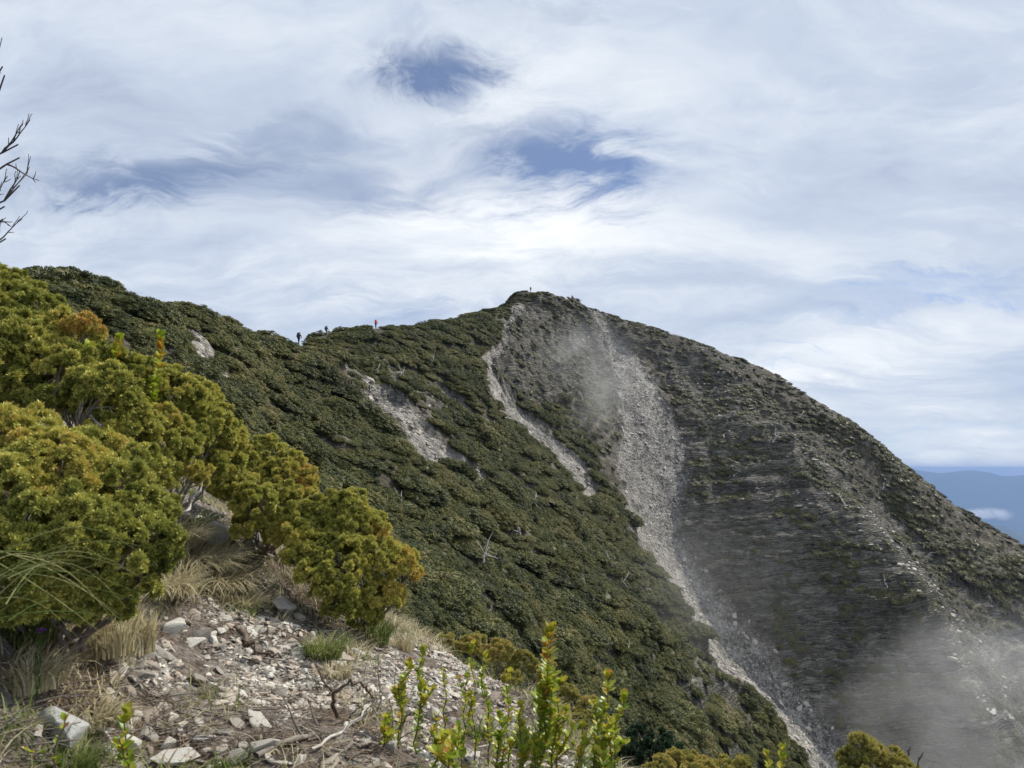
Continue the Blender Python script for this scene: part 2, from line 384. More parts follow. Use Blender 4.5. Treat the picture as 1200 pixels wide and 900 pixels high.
THIN = [(608, 360, 6), (590, 395, 6), (573, 418, 6), (577, 450, 9), (600, 478, 9), (640, 515, 9), (665, 540, 10), (690, 574, 8)]
LEFTSCREE = [(425, 462, 9), (450, 480, 15), (480, 502, 17), (508, 530, 14), (538, 552, 10), (566, 572, 7)]
SMALLSCREE = [(512, 448, 3), (528, 462, 5), (540, 478, 3)]
LEFTPALE = [(225, 388, 7), (240, 400, 5), (262, 422, 6), (275, 440, 3)]
LEFTPALE2 = [(285, 480, 3), (300, 498, 4)]
SCREES = [GULLY, THIN, LEFTSCREE, SMALLSCREE, LEFTPALE, LEFTPALE2]
P_WALL = [(585, 385), (620, 352), (690, 355), (712, 400), (722, 470), (735, 520), (720, 500), (690, 480), (650, 475), (615, 475), (590, 455), (578, 420)]
P_CLIFF = [(775, 400), (860, 440), (920, 480), (975, 520), (1010, 560), (1060, 620), (1120, 680), (1180, 720), (1300, 800), (1300, 1000), (985, 1000), (960, 860), (890, 770), (835, 690), (795, 640), (792, 560), (798, 500), (782, 450)]
P_SPUR = [(400, 428), (440, 415), (505, 445), (520, 480), (480, 500), (430, 465), (405, 455)]
P_KNOLL = [(352, 402), (385, 388), (402, 384), (400, 396), (378, 412), (356, 414)]
P_LEFTTOP = [(28, 318), (75, 322), (118, 345), (90, 352), (45, 342)]
P_LOWROCK = [(790, 768), (840, 765), (865, 810), (895, 880), (930, 960), (870, 960), (850, 870), (800, 820)]
P_TOP = [(600, 362), (650, 345), (760, 378), (840, 400), (900, 440), (850, 445), (790, 420), (720, 400), (660, 372)]
P_CREST = [(880, 470), (930, 500), (990, 560), (1040, 600), (1100, 660), (1150, 740), (1080, 740), (1010, 660), (960, 580), (900, 530), (860, 560), (800, 630), (790, 610), (860, 520)]
def surface_masks(x, y, z):
    """how scree, bare rock and plant cover lie on the mountain"""
    px, py, dep = to_photo(x, y, z)
    wx = px + 9 * fbm(x * .12, y * .12, z * .12, 3, 5); wy = py + 9 * fbm(x * .12, y * .12, z * .12, 3, 9)
    w2x = wx + 9 * fbm(x * .5, y * .5, z * .5, 3, 15, .7); w2y = wy + 9 * fbm(x * .5, y * .5, z * .5, 3, 19, .7)
    front = dep > 35
    scree = np.zeros(np.shape(px))
    for i, s_ in enumerate(SCREES):
        d = seg_dist((px * .25 + w2x * .75) if i else w2x, (py * .25 + w2y * .75) if i else w2y, s_)
        scree = np.maximum(scree, sstep(2.5 if i else 5, -2.5 if i else -5, d))
    rock = np.zeros(np.shape(px))
    for P, a in ((P_WALL, 1), (P_CLIFF, 1), (P_KNOLL, .9), (P_LEFTTOP, .8), (P_SPUR, .75), (P_LOWROCK, .85), (P_TOP, .7), (P_CREST, 1)):
        rock = np.maximum(rock, a * inpoly(w2x, w2y, P))
    return scree * front, rock * front, px, py, dep
STRATA = np.array([-0.10, 0.05, 1.0])
def detail(x, y, z0):
    """adds relief to the smooth mountain: hummocks, beds of rock, gully floor"""
    scree, rock, px, py, dep = surface_masks(x, y, z0)
    n1 = fbm(x * .045, y * .045, None, 4, 21); n2 = fbm(x * .22, y * .22, None, 4, 31, .55)
    r1 = 1 - np.abs(fbm(x * .06, y * .035, None, 4, 41)); ribs = (r1 - .75) * 4
    far = sstep(25, 60, np.hypot(x, y))
    crest = sstep(0, 1, np.clip(1 - scree, 0, 1))
    sk = [(q.x, q.y, 0) for q in (at(*p) for p in S)]
    calm = .22 + .78 * sstep(1, 13, seg_dist(x, y, sk))
    far = far * calm
    # humps and hollows running down the planted slope
    al, ac = (x * .45 - y * .9), (x * .9 + y * .45)
    hump = fbm(ac * .055 + .6 * n1, al * .10, None, 3, 47)
    z = z0 + far * (n1 * 1.9 + n2 * .55 * crest + hump * 4.6 * (1 - rock) * crest)
    z = z + far * ribs * .9 * (.35 + rock * .8) * crest - scree * 1.3 * calm * (sstep(0, 1, scree))
    # rock beds
    s_ = z * 1.0 - .10 * x + .04 * y + 1.2 * fbm(x * .03, y * .03, None, 3, 51)
    def ter(s, p, sh):
        k = s / p; fl = np.floor(k); fr = k - fl; return (fl + sstep(.5 - sh, .5 + sh, fr) - k) * p
    hard = .5 + .5 * fbm(s_ * .35, s_ * .0 + 3.3, None, 2, 61)
    brk = sstep(-.25, .35, fbm(x * .07, y * .07, z0 * .1, 3, 63)); brk2 = sstep(-.2, .3, fbm(x * .16, y * .16, z0 * .25, 3, 65))
    s2 = s_ + 1.3 * n2 + 1.5 * n1
    z = z + rock * crest * far * (.65 * ter(s2, 4.7, .16) * brk + .8 * ter(s_ + .8 * n2, 1.9, .16) * brk2 * (0.3 + hard))
    z = z + rock * far * (1.1 * fbm(x * .35, y * .35, z0 * .35, 4, 71, .62) + 3.2 * (np.abs(fbm(x * .075, y * .075, z0 * .04, 3, 81)) - .2))
    wall = inpoly(px, py, P_WALL) * 1.0; z = z + wall * rock * (2.6 * (np.abs(fbm(x * .16, y * .16, z0 * .08, 4, 85, .55)) - .2) * 2)
    z = z + scree * far * (.9 * fbm(x * .22, y * .22, None, 4, 91))
    return z, scree, rock
FINE = 0.36
gx = np.arange(GX0, GX1, FINE); gy = np.arange(GY0, GY1, FINE)
XX, YY = np.meshgrid(gx, gy)
Z0 = base_h(XX, YY)
ZZ, SCR, RCK = detail(XX, YY, Z0)
NY, NX = XX.shape
def terrain_h(x, y):
    fx = np.clip((np.asarray(x, float) - gx[0]) / FINE, 0, NX - 1.001); fy = np.clip((np.asarray(y, float) - gy[0]) / FINE, 0, NY - 1.001)
    i = fx.astype(int); j = fy.astype(int); tx = fx - i; ty = fy - j
    def s(A): return (A[j, i] * (1 - tx) + A[j, i + 1] * tx) * (1 - ty) + (A[j + 1, i] * (1 - tx) + A[j + 1, i + 1] * tx) * ty
    return s
DZX = np.gradient(Z0, FINE, axis=1); DZY = np.gradient(Z0, FINE, axis=0)

def mountain_material():
    def b(t):
        pos = t.add('ShaderNodeNewGeometry').outputs['Position']
        scr = t.add('ShaderNodeAttribute', attribute_name='scree').outputs['Fac']
        rck = t.add('ShaderNodeAttribute', attribute_name='rock').outputs['Fac']
        nA = t.noise(pos, .8, 7, .65); nB = t.noise(pos, 3.5, 5, .65); nC = t.noise(pos, .09, 4, .6)
        beds = t.add('ShaderNodeMapping', ins={'Vector': pos, 'Rotation': (R(-2), R(5.7), 0), 'Scale': (.32, .32, 1.15)}).outputs[0]
        nS = t.noise(beds, 1.0, 9, .68, .55)
        blocks = t.add('ShaderNodeTexVoronoi', feature='DISTANCE_TO_EDGE', ins={'Vector': t.add('ShaderNodeMapping', ins={'Vector': pos, 'Scale': (.6, .6, 1.3)}).outputs[0], 'Scale': 1.0})
        crack = t.ramp(blocks.outputs[0], [(0, 0), (.08, 1)])
        wpos = t.vmath('ADD', pos, t.vmath('MULTIPLY', t.noise(pos, 1.2, 3, .6, 0, 1), (1.5, 1.5, 1.0)))
        blocks2 = t.add('ShaderNodeTexVoronoi', ins={'Vector': t.add('ShaderNodeMapping', ins={'Vector': wpos, 'Rotation': (0, R(5.7), 0), 'Scale': (.55, .55, 1.5)}).outputs[0], 'Scale': 1.0}).outputs['Color']
        rf = t.math('ADD', t.math('MULTIPLY', nS, .6), t.math('MULTIPLY', nA, .4))
        rc = t.ramp(rf, [(.34, (.040, .036, .031)), (.47, (.112, .102, .086)), (.56, (.18, .166, .142)), (.64, (.24, .23, .21)), (.70, (.44, .42, .38))])
        rc = t.mix(t.ramp(nC, [(.45, 0), (.65, .55)]), rc, (.075, .070, .04))
        sx_, sy_, sz_ = t.add('ShaderNodeSeparateXYZ', ins={0: pos}).outputs
        sb = t.math('ADD', t.math('ADD', sz_, t.math('MULTIPLY', sx_, -.10)), t.math('ADD', t.math('MULTIPLY', sy_, .04), t.math('MULTIPLY', t.noise(pos, .16, 4, .6), 3.2)))
        sb = t.math('ADD', sb, t.math('MULTIPLY', nA, .5))
        def bed(per, wd):
            q = t.math('DIVIDE', sb, per); return t.math('FRACT', q), t.add('ShaderNodeTexWhiteNoise', noise_dimensions='1D', ins={'W': t.math('FLOOR', q)}).outputs[0]
        f1, w1 = bed(1.45, .2); f2, w2 = bed(.52, .2)
        line = t.math('MULTIPLY', t.ramp(f1, [(0, 0), (.05, .0), (.13, 1), (1, 1)]), t.ramp(f2, [(0, .25), (.12, .35), (.26, 1), (1, 1)]))
        lit = t.math('MULTIPLY', t.ramp(f1, [(.80, 0), (.93, 1)]), t.ramp(nA, [(.46, 0), (.56, 1)]))
        bedv = t.math('ADD', t.math('MULTIPLY', w1, .55), t.math('MULTIPLY', w2, .55))
        rc = t.mix(t.ramp(nA, [(.38, .25), (.62, .95)]), rc, t.mix(1.0, rc, t.ramp(bedv, [(0, .45), (.55, 1.1), (1, 1.8)]), 'MULTIPLY'))
        rc = t.mix(t.math('MULTIPLY', lit, .6), rc, (.34, .32, .285))
        rc = t.mix(t.ramp(t.math('ADD', line, t.ramp(nA, [(.42, 0), (.58, .8)])), [(0, .85), (.8, 0)]), rc, (.022, .021, .02))
        moss = t.ramp(nA, [(.50, 0), (.60, .55)])
        rc = t.mix(moss, rc, (.075, .072, .038))
        bl = t.ramp(blocks2, [(.2, .62), (.8, 1.35)]); rc = t.mix(.8, rc, t.mix(1.0, rc, bl, 'MULTIPLY'))
        vs = t.add('ShaderNodeTexVoronoi', ins={'Vector': pos, 'Scale': 1.5}); vs2 = t.add('ShaderNodeTexVoronoi', ins={'Vector': pos, 'Scale': 3.4})
        sm = t.mix(.5, vs.outputs['Color'], vs2.outputs['Color']); sm = t.math('ADD', sm, t.math('MULTIPLY', t.math('SUBTRACT', t.noise(pos, .22, 4, .6), .5), 1.1)); sc = t.ramp(sm, [(.2, (.085, .078, .069)), (.5, (.235, .218, .192)), (.9, (.47, .435, .385))])
        so = t.mix(t.ramp(nA, [(.48, 0), (.60, .8)]), t.ramp(nB, [(.35, (.035, .03, .02)), (.6, (.085, .07, .045))]), t.ramp(nB, [(.35, (.09, .085, .07)), (.62, (.24, .22, .19))]))
        c = t.mix(rck, so, rc); c = t.mix(scr, c, sc)
        h = t.math('ADD', t.math('MULTIPLY', t.math('MULTIPLY', t.math('ADD', nS, t.math('MULTIPLY', line, .8)), rck), 1.6), t.math('ADD', t.math('MULTIPLY', nB, .5), t.math('MULTIPLY', crack, .25)))
        h = t.math('SUBTRACT', h, t.math('MULTIPLY', scr, t.math('ADD', t.math('MULTIPLY', vs.outputs['Distance'], 1.0), t.math('MULTIPLY', vs2.outputs['Distance'], .6))))
        return principled(t, c, .9, h, .8, .5, .2)
    return mat('mountain_ground', b)
M['mountain'] = mountain_material()
idx = np.arange(NY * NX).reshape(NY, NX)
quads = np.stack([idx[:-1, :-1], idx[:-1, 1:], idx[1:, 1:], idx[1:, :-1]], -1).reshape(-1, 4)
me = np_mesh('mountain', np.stack([XX, YY, ZZ], -1).reshape(-1, 3), quads, [M['mountain']], True, {'scree': SCR.ravel(), 'rock': RCK.ravel()})
tag(link('mountain', me), kind='structure')

# ---- country beyond: valley floor and far ridges out to the horizon
def far_terrain():
    na, nr = 420, 150
    A = np.linspace(-math.pi, math.pi, na, endpoint=False) ; rr = np.geomspace(120, 33000, nr)
    a, r = np.meshgrid(A, rr); x = r * np.sin(a); y = r * np.cos(a) + 120
    drop = -70 - 1500 * (1 - np.exp(-np.maximum(r - 120, 0) / 1900)) - 700 * sstep(4000, 9000, r)
    rid = 1 - np.abs(fbm(x / 3800, y / 3800, None, 6, 101)); z = drop + sstep(300, 2500, r) * (rid - .6) * 700 * (1 - .5 * sstep(16000, 26000, r))
    # two long far ranges
    u = x / np.maximum(y, 1)
    def rng_(Y0, prof, wid, seed):
        xs = [p[0] for p in prof]; hs = [(p[1]) for p in prof]
        top = np.interp(600 + F * u, xs, hs); top = Y0 * ((450 - top) / F + math.tan(TILT))
        n = fbm(x / 1500, y / 1500, None, 6, seed) * 170 + (1 - np.abs(fbm(x / 2600, y / 2600, None, 5, seed + 4))) * 260 - 230
        return np.where(y > 1, top - np.abs(y - Y0) / wid + n * (np.abs(y - Y0) > 300) * sstep(200, 2500, np.abs(y - Y0)), -9999)
    z = np.maximum(z, rng_(21000, [(0, 555), (600, 552), (1000, 550.5), (1080, 549.5), (1113, 548), (1150, 551), (1170, 553), (1185, 552), (1200, 553.5), (1500, 552), (2000, 560)], 2.6, 141))
    z = np.maximum(z, rng_(11500, [(0, 640), (900, 650), (1120, 625), (1165, 608), (1185, 616), (1215, 634), (1300, 640), (2000, 620)], 2.0, 151))
    idx = np.arange(na * nr).reshape(nr, na); nx = np.roll(idx, -1, 1)
    q = np.stack([idx[:-1], nx[:-1], nx[1:], idx[1:]], -1).reshape(-1, 4)
    def b(t):
        pos = t.add('ShaderNodeNewGeometry').outputs['Position']; n = t.noise(pos, .002, 6, .6)
        return principled(t, t.ramp(n, [(.3, (.03, .045, .02)), (.7, (.07, .085, .04))]), .95)
    me = np_mesh('distant_hills', np.stack([x, y, z], -1).reshape(-1, 3), q, [mat('far_forest', b)], True)
    tag(link('distant_hills', me), kind='structure')
far_terrain()

# ------------------------------------------------------------------ shrub crowns for the mountainside
def crown_mesh(name, seed, nclump=70, per=13, leaf=.13, m=None, flat=.55, lean=.25):
    r = np.random.default_rng(seed); V, Fq, tint = [], [], []
    u = r.uniform(0, 2 * math.pi, nclump); c = r.uniform(-.15, 1, nclump); s_ = np.sqrt(1 - c ** 2)
    rad = 1 + .22 * np.array([vnoise(a * 1.6, b * 2.2 + seed) for a, b in zip(u, c)]).ravel() + r.uniform(-.12, .12, nclump)
    C = np.stack([np.cos(u) * s_ * rad, np.sin(u) * s_ * rad, c * flat * rad + .18], 1)
    C[:, 0] += lean * C[:, 2]
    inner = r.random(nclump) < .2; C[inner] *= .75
    q = np.array([[-.42, -.26, 0], [.6, -.12, .05], [.55, .16, .1], [-.38, .26, .04]])
    N = nclump * per; cen = np.repeat(C, per, 0); rr = np.repeat(r.uniform(.13, .26, nclump), per)
    off = r.normal(0, 1, (N, 3)); off /= np.linalg.norm(off, axis=1, keepdims=True); off[:, 2] = np.abs(off[:, 2]) * .6 - .12
    T = cen + off * rr[:, None] * r.uniform(.4, 1, (N, 1)); D = off + r.normal(0, .35, (N, 3)) + np.array([0, 0, .55])
    V, Fq = stamp(q, np.array([[0, 1, 2, 3]]), frames(D, r.uniform(0, 6.3, N), leaf * r.uniform(.7, 1.4, N)), T)
    tint = np.repeat(np.clip(.5 + r.normal(0, .12, N) + np.repeat(r.normal(0, .13, nclump), per), 0, 1), 4)
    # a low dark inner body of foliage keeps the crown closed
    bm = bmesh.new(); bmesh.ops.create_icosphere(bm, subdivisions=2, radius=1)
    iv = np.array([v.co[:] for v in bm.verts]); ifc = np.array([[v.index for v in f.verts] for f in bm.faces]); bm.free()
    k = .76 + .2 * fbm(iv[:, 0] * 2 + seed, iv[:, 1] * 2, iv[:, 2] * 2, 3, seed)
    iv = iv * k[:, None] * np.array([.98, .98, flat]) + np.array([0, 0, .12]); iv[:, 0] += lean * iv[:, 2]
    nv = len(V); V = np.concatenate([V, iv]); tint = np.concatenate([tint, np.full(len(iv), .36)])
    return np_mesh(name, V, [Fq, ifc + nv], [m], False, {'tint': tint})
def trunk_mesh(name, seed, m):
    r = np.random.default_rng(seed); ps = []
    for k in range(6):
        a = r.uniform(0, 6.3); e = np.array([math.cos(a) * .7, math.sin(a) * .7, .45 + r.uniform(-.1, .2)])
        ps.append((wander((0, 0, -.35), e, 6, .18, r), np.linspace(.06, .018, 6)))
    V, Fc = tubes(ps, 5); return np_mesh(name, V, Fc, [m], True)
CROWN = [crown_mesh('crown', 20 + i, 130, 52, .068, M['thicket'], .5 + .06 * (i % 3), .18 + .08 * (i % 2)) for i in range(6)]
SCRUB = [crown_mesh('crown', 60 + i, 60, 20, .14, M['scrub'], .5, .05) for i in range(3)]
TRUNK = [trunk_mesh('trunk', 80 + i, M['bark']) for i in range(3)]

def normal_at(x, y):
    s = terrain_h(x, y); a = s(DZX); b = s(DZY); n = np.stack([-a, -b, np.ones_like(a)], -1); return n / np.linalg.norm(n, axis=-1, keepdims=True)
def jitter_grid(x0, x1, y0, y1, step, seed):
    r = np.random.default_rng(seed); X, Y = np.meshgrid(np.arange(x0, x1, step), np.arange(y0, y1, step))
    return (X + r.uniform(-.55, .55, X.shape) * step).ravel(), (Y + r.uniform(-.55, .55, X.shape) * step).ravel()
def site(x, y):
    s = terrain_h(x, y); z = s(ZZ); n = normal_at(x, y); px, py, dep = to_photo(x, y, z)
    v = -np.stack([x, y, z], -1); v /= np.linalg.norm(v, axis=-1, keepdims=True); face = (n * v).sum(-1)
    return z, s(SCR), s(RCK), n, px, py, dep, face
def scatter(name, protos, P, rot, scl, kind='stuff'):
    """a field of plants or stones: a point mesh whose points carry copies of the given meshes (geometry nodes)"""
    me = bpy.data.meshes.new(name); me.vertices.add(len(P)); me.vertices.foreach_set('co', np.asarray(P, np.float32).ravel())
    for k, a in (('rot', rot), ('scl', scl)):
        t = me.attributes.new(k, 'FLOAT_VECTOR', 'POINT'); t.data.foreach_set('vector', np.asarray(a, np.float32).ravel())
    t = me.attributes.new('pick', 'INT', 'POINT'); t.data.foreach_set('value', np.random.default_rng(5).integers(0, len(protos), len(P)).astype(np.int32))
    o = link(name, me); ng = bpy.data.node_groups.new(name + '_nodes', 'GeometryNodeTree')
    ng.interface.new_socket('Geometry', in_out='INPUT', socket_type='NodeSocketGeometry'); ng.interface.new_socket('Geometry', in_out='OUTPUT', socket_type='NodeSocketGeometry')
    n, l = ng.nodes, ng.links; gi = n.new('NodeGroupInput'); go = n.new('NodeGroupOutput'); j = n.new('GeometryNodeJoinGeometry')
    for p in reversed(protos):
        oi = n.new('GeometryNodeObjectInfo'); oi.inputs['Object'].default_value = p; oi.transform_space = 'ORIGINAL'
        gt = n.new('GeometryNodeGeometryToInstance'); l.new(oi.outputs['Geometry'], gt.inputs[0]); l.new(gt.outputs[0], j.inputs[0])
    ip = n.new('GeometryNodeInstanceOnPoints'); l.new(gi.outputs[0], ip.inputs['Points']); l.new(j.outputs[0], ip.inputs['Instance']); ip.inputs['Pick Instance'].default_value = True
    def na(nm, typ): a = n.new('GeometryNodeInputNamedAttribute'); a.data_type = typ; a.inputs[0].default_value = nm; return a.outputs[0]
    l.new(na('pick', 'INT'), ip.inputs['Instance Index']); l.new(na('rot', 'FLOAT_VECTOR'), ip.inputs['Rotation']); l.new(na('scl', 'FLOAT_VECTOR'), ip.inputs['Scale'])
    l.new(ip.outputs[0], go.inputs[0]); md = o.modifiers.new('scatter', 'NODES'); md.node_group = ng
    tag(o, kind=kind); return o
def lay(n, spin, tiltk):
    """euler angles for things standing on a slope, partly leaning with it"""
    out = []
    for i in range(len(spin)):
        up = Vector((n[i][0] * tiltk, n[i][1] * tiltk, 1 - tiltk + n[i][2] * tiltk))
        q = up.to_track_quat('Z', 'Y') @ Quaternion((0, 0, 1), spin[i]); e = q.to_euler(); out.append(e[:])
    return np.array(out)

HIKERS = [(350, 104, 5), (382, 128, 12), (440, 146, 12), (622, 239, 18)]
def skyline_spot(px, d, w):
    dd = np.linspace(d - w, d + w, 120); c = cam_ray(px, 400); x = c.x / c.y * dd; h = terrain_h(x, dd)(ZZ); i = int(np.argmax(h / dd)); return Vector((x[i], dd[i], h[i]))
HSPOT = [skyline_spot(*h) for h in HIKERS]
def plant_mountain():
    x, y = jitter_grid(-72, 165, 9, 288, 1.30, 3)
    z, sc, rk, n, px, py, dep, face = site(x, y)
    r = np.random.default_rng(9); u = r.random(len(x))
    dens = (sc < .25) * np.where(rk > .3, np.where((px < 560) | (py > 755) & (px < 940), .38, 0.0), 1.0)
    patch = fbm(x * .16, y * .16, z * .1, 3, 201)
    gapn = fbm(x * .3, y * .3, None, 3, 207)
    keep = (dens > u) & (face > -.30) & (dep > 10) & (px > -260) & (px < 1330) & (py < 1000) & (np.hypot(x, y) > 14)
    right = (px > 700) & (dep > 170) & (y + .2 * x > 185) | (px > 1030)
    right = right | ((px > 800) & (py < 700) & (dep > 195))
    top = inpoly(px, py, P_TOP)
    keepL = keep & ~right & ~top & (gapn > -.50)
    pr = fbm(x * .09, y * .09, z * .09, 4, 261, .6); keepR = keep & right & (u < np.clip(.78 + 2.0 * pr, .30, .99))
    for q, h_ in zip(HSPOT[:3], HIKERS):
        hx, hy, hd = to_photo(q.x, q.y, q.z); wpx = 13 if hd < 115 else 8; keep &= ~((dep > hd - 38) & (dep < hd + (45 if hd < 115 else 3)) & (np.abs(px - hx) < wpx) & (py < hy + 14))
    for q in HSPOT[:3]: keep &= np.hypot(x - q.x, (y - q.y + 1.0) * .6) > 1.9
    keep &= np.hypot(x - HSPOT[3].x, y - HSPOT[3].y) > 1.5
    keepL &= keep; keepR &= keep
    P = np.stack([x, y, z], 1)
    size = 1.15 + .75 * patch + r.uniform(-.3, .5, len(x)); size = np.clip(size, .55, 2.2) * (1 - .25 * sstep(150, 230, dep)) * np.where((px > 585) & (dep > 205), .62, 1) * .88 * (1 - .35 * sstep(48, 28, dep))
    tall = np.array([1.0, 1.0, 1.0])
    # the shrubs that show largest or stand on the skyline are things of their own
    iL = np.where(keepL)[0]; vis = iL[(px[iL] > -20) & (px[iL] < 560)]
    edge = np.interp(px[vis], [s[0] for s in S], [s[1] for s in S]); near_edge = np.abs(py[vis] - edge) < 7
    rankd = np.where(near_edge, dep[vis] * .62, dep[vis] * 1.0)
    hid = (px[vis] < 330) & (py[vis] > np.interp(px[vis], [0, 100, 200, 330, 500], [330, 400, 440, 530, 660]))
    own = vis[~hid][np.argsort(rankd[~hid])][:190]
    isown = np.zeros(len(x), bool); isown[own] = True
    protos = []
    for c, i in enumerate(own):
        e = empty('wind_swept_shrub', P[i], 0)
        rr = lay(n[i:i + 1], [r.uniform(-.7, .7)], .35)[0]; e.rotation_euler = rr
        k = size[i] * 1.08; e.scale = (k * r.uniform(.9, 1.2), k * r.uniform(.9, 1.2), k * r.uniform(.75, 1.05))
        on_edge = abs(py[i] - np.interp(px[i], [s[0] for s in S], [s[1] for s in S])) < 7
        if on_edge: tag(e, 'low dark green shrub standing against the sky along the top of the ridge at left', 'shrub', 'shrubs along the left skyline')
        else: tag(e, 'low dark green shrub packed among others on the nearer slope below the left ridge', 'shrub', 'shrubs packed on the nearer left slope')
        cr = link('crown', CROWN[c % 6], e); link('trunk', TRUNK[c % 3], e)
        if c < 6: protos.append(cr)
    m = keepL & ~isown
    rot = lay(n[m], r.uniform(-.8, .8, m.sum()), .5); k = size[m][:, None]
    k = k * np.where(r.random(m.sum()) < .16, 1.55, 1.0)[:, None]
    scl = k * np.stack([r.uniform(.9, 1.35, m.sum()), r.uniform(.85, 1.2, m.sum()), r.uniform(.6, 1.05, m.sum())], 1)
    scatter('shrub_thicket', protos, P[m], rot, scl)
    # scrub on the right shoulder: a few own, the rest a thin cover
    iR = np.where(keepR)[0]; sky_ = iR[(np.abs(py[iR] - np.interp(px[iR], [s[0] for s in S], [s[1] for s in S])) < 6) & (px[iR] < 1210)]
    ownR = sky_[:: max(1, len(sky_) // 60)][:60]; isown[ownR] = True; ps = []
    for c, i in enumerate(ownR):
        e = empty('scrub_bush', P[i], r.uniform(0, 6)); k = r.uniform(.5, 1.0); e.scale = (k * 1.2, k * 1.1, k * .9)
        tag(e, 'small brownish scrub bush on the right hand skyline of the peak', 'bush', 'scrub bushes on the right skyline')
        cr = link('crown', SCRUB[c % 3], e); link('trunk', TRUNK[c % 3], e)
        if c < 3: ps.append(cr)
    m = keepR & ~isown
    rot = lay(n[m], r.uniform(0, 6.3, m.sum()), .6); k = (r.uniform(.4, 1.15, m.sum()) * (1 + .9 * pr[m]))[:, None]
    x2, y2 = jitter_grid(-10, 135, 120, 275, 1.15, 13); z2, sc2, rk2, n2, px2, py2, d2, f2 = site(x2, y2)
    pt2 = fbm(x2 * .13, y2 * .13, z2 * .16, 4, 221); slope = n2[:, 2]
    cliffy = (px2 > 780) & (py2 > 480)
    keep2 = (sc2 < .2) & (rk2 > .3) & (f2 > -.2) & (np.random.default_rng(4).random(len(x2)) < np.clip(.52 + pt2 * 2.2 + (slope - .6) * 1.0 - .40 * cliffy + .15 * (px2 < 730), 0.02, .85))
    r2 = np.random.default_rng(33); nn = keep2.sum()
    P2 = np.stack([x2, y2, z2], 1)[keep2]
    rotA = np.concatenate([rot, lay(n2[keep2], r2.uniform(0, 6.3, nn), .7)])
    sclA = np.concatenate([k * np.stack([r.uniform(.9, 1.4, m.sum())] * 2 + [r.uniform(.5, .9, m.sum())], 1), r2.uniform(.28, .95, nn)[:, None] * np.array([[1.3, 1.2, .7]])])
    scatter('low_scrub_cover', ps, np.concatenate([P[m], P2]), rotA, sclA)
plant_mountain()

# ------------------------------------------------------------------ loose stone
def stone_proto(seed, flat=.5, n=14, dent=.0):
    r = np.random.default_rng(seed); bm = bmesh.new()
    pts = r.normal(0, 1, (n, 3)); pts /= np.linalg.norm(pts, axis=1, keepdims=True); pts *= r.uniform(.8, 1.0, (n, 1))
    pts[:, 2] = np.clip(pts[:, 2], -.62, .62) * flat; pts[:, 0] *= r.uniform(1.0, 1.5); pts[:, 1] *= r.uniform(.7, 1.0)
    for p in pts: bm.verts.new(p)
    g = bmesh.ops.convex_hull(bm, input=bm.verts); bmesh.ops.delete(bm, geom=[v for v in bm.verts if not v.link_faces], context='VERTS')
    return bm
def bm_arrays(bm):
    bmesh.ops.triangulate(bm, faces=bm.faces); bm.verts.index_update(); V = np.array([v.co[:] for v in bm.verts]); Fc = np.array([[v.index for v in f.verts] for f in bm.faces]); bm.free(); return V, Fc
STONE = []
for i in range(12):
    bm = stone_proto(300 + i, (.35, .5, .28, .7)[i % 4], 15)
    bmesh.ops.bevel(bm, geom=list(bm.edges), offset=.045, segments=1, affect='EDGES', clamp_overlap=True)
    STONE.append(bm)
def stone_mesh(bm, name, m, rough=.03, seed=0):
    b = bm.copy(); bmesh.ops.triangulate(b, faces=b.faces); bmesh.ops.subdivide_edges(b, edges=[e for e in b.edges if e.calc_length() > .35], cuts=1)
    for v in b.verts:
        v.co += Vector((vnoise(v.co.x * 3 + seed, v.co.y * 3, v.co.z * 3, 1), vnoise(v.co.x * 3 + seed, v.co.y * 3, v.co.z * 3, 2), vnoise(v.co.x * 3 + seed, v.co.y * 3, v.co.z * 3, 3))) * rough
    me = bpy.data.meshes.new(name); b.to_mesh(me); b.free(); me.materials.append(m); return me
STONE_ME = [stone_mesh(b, 'stone', M['stone'], .03, i) for i, b in enumerate(STONE)]
SCREE_ME = [stone_mesh(b, 'scree_boulder', M['scree'], .03, i) for i, b in enumerate(STONE[:8])]

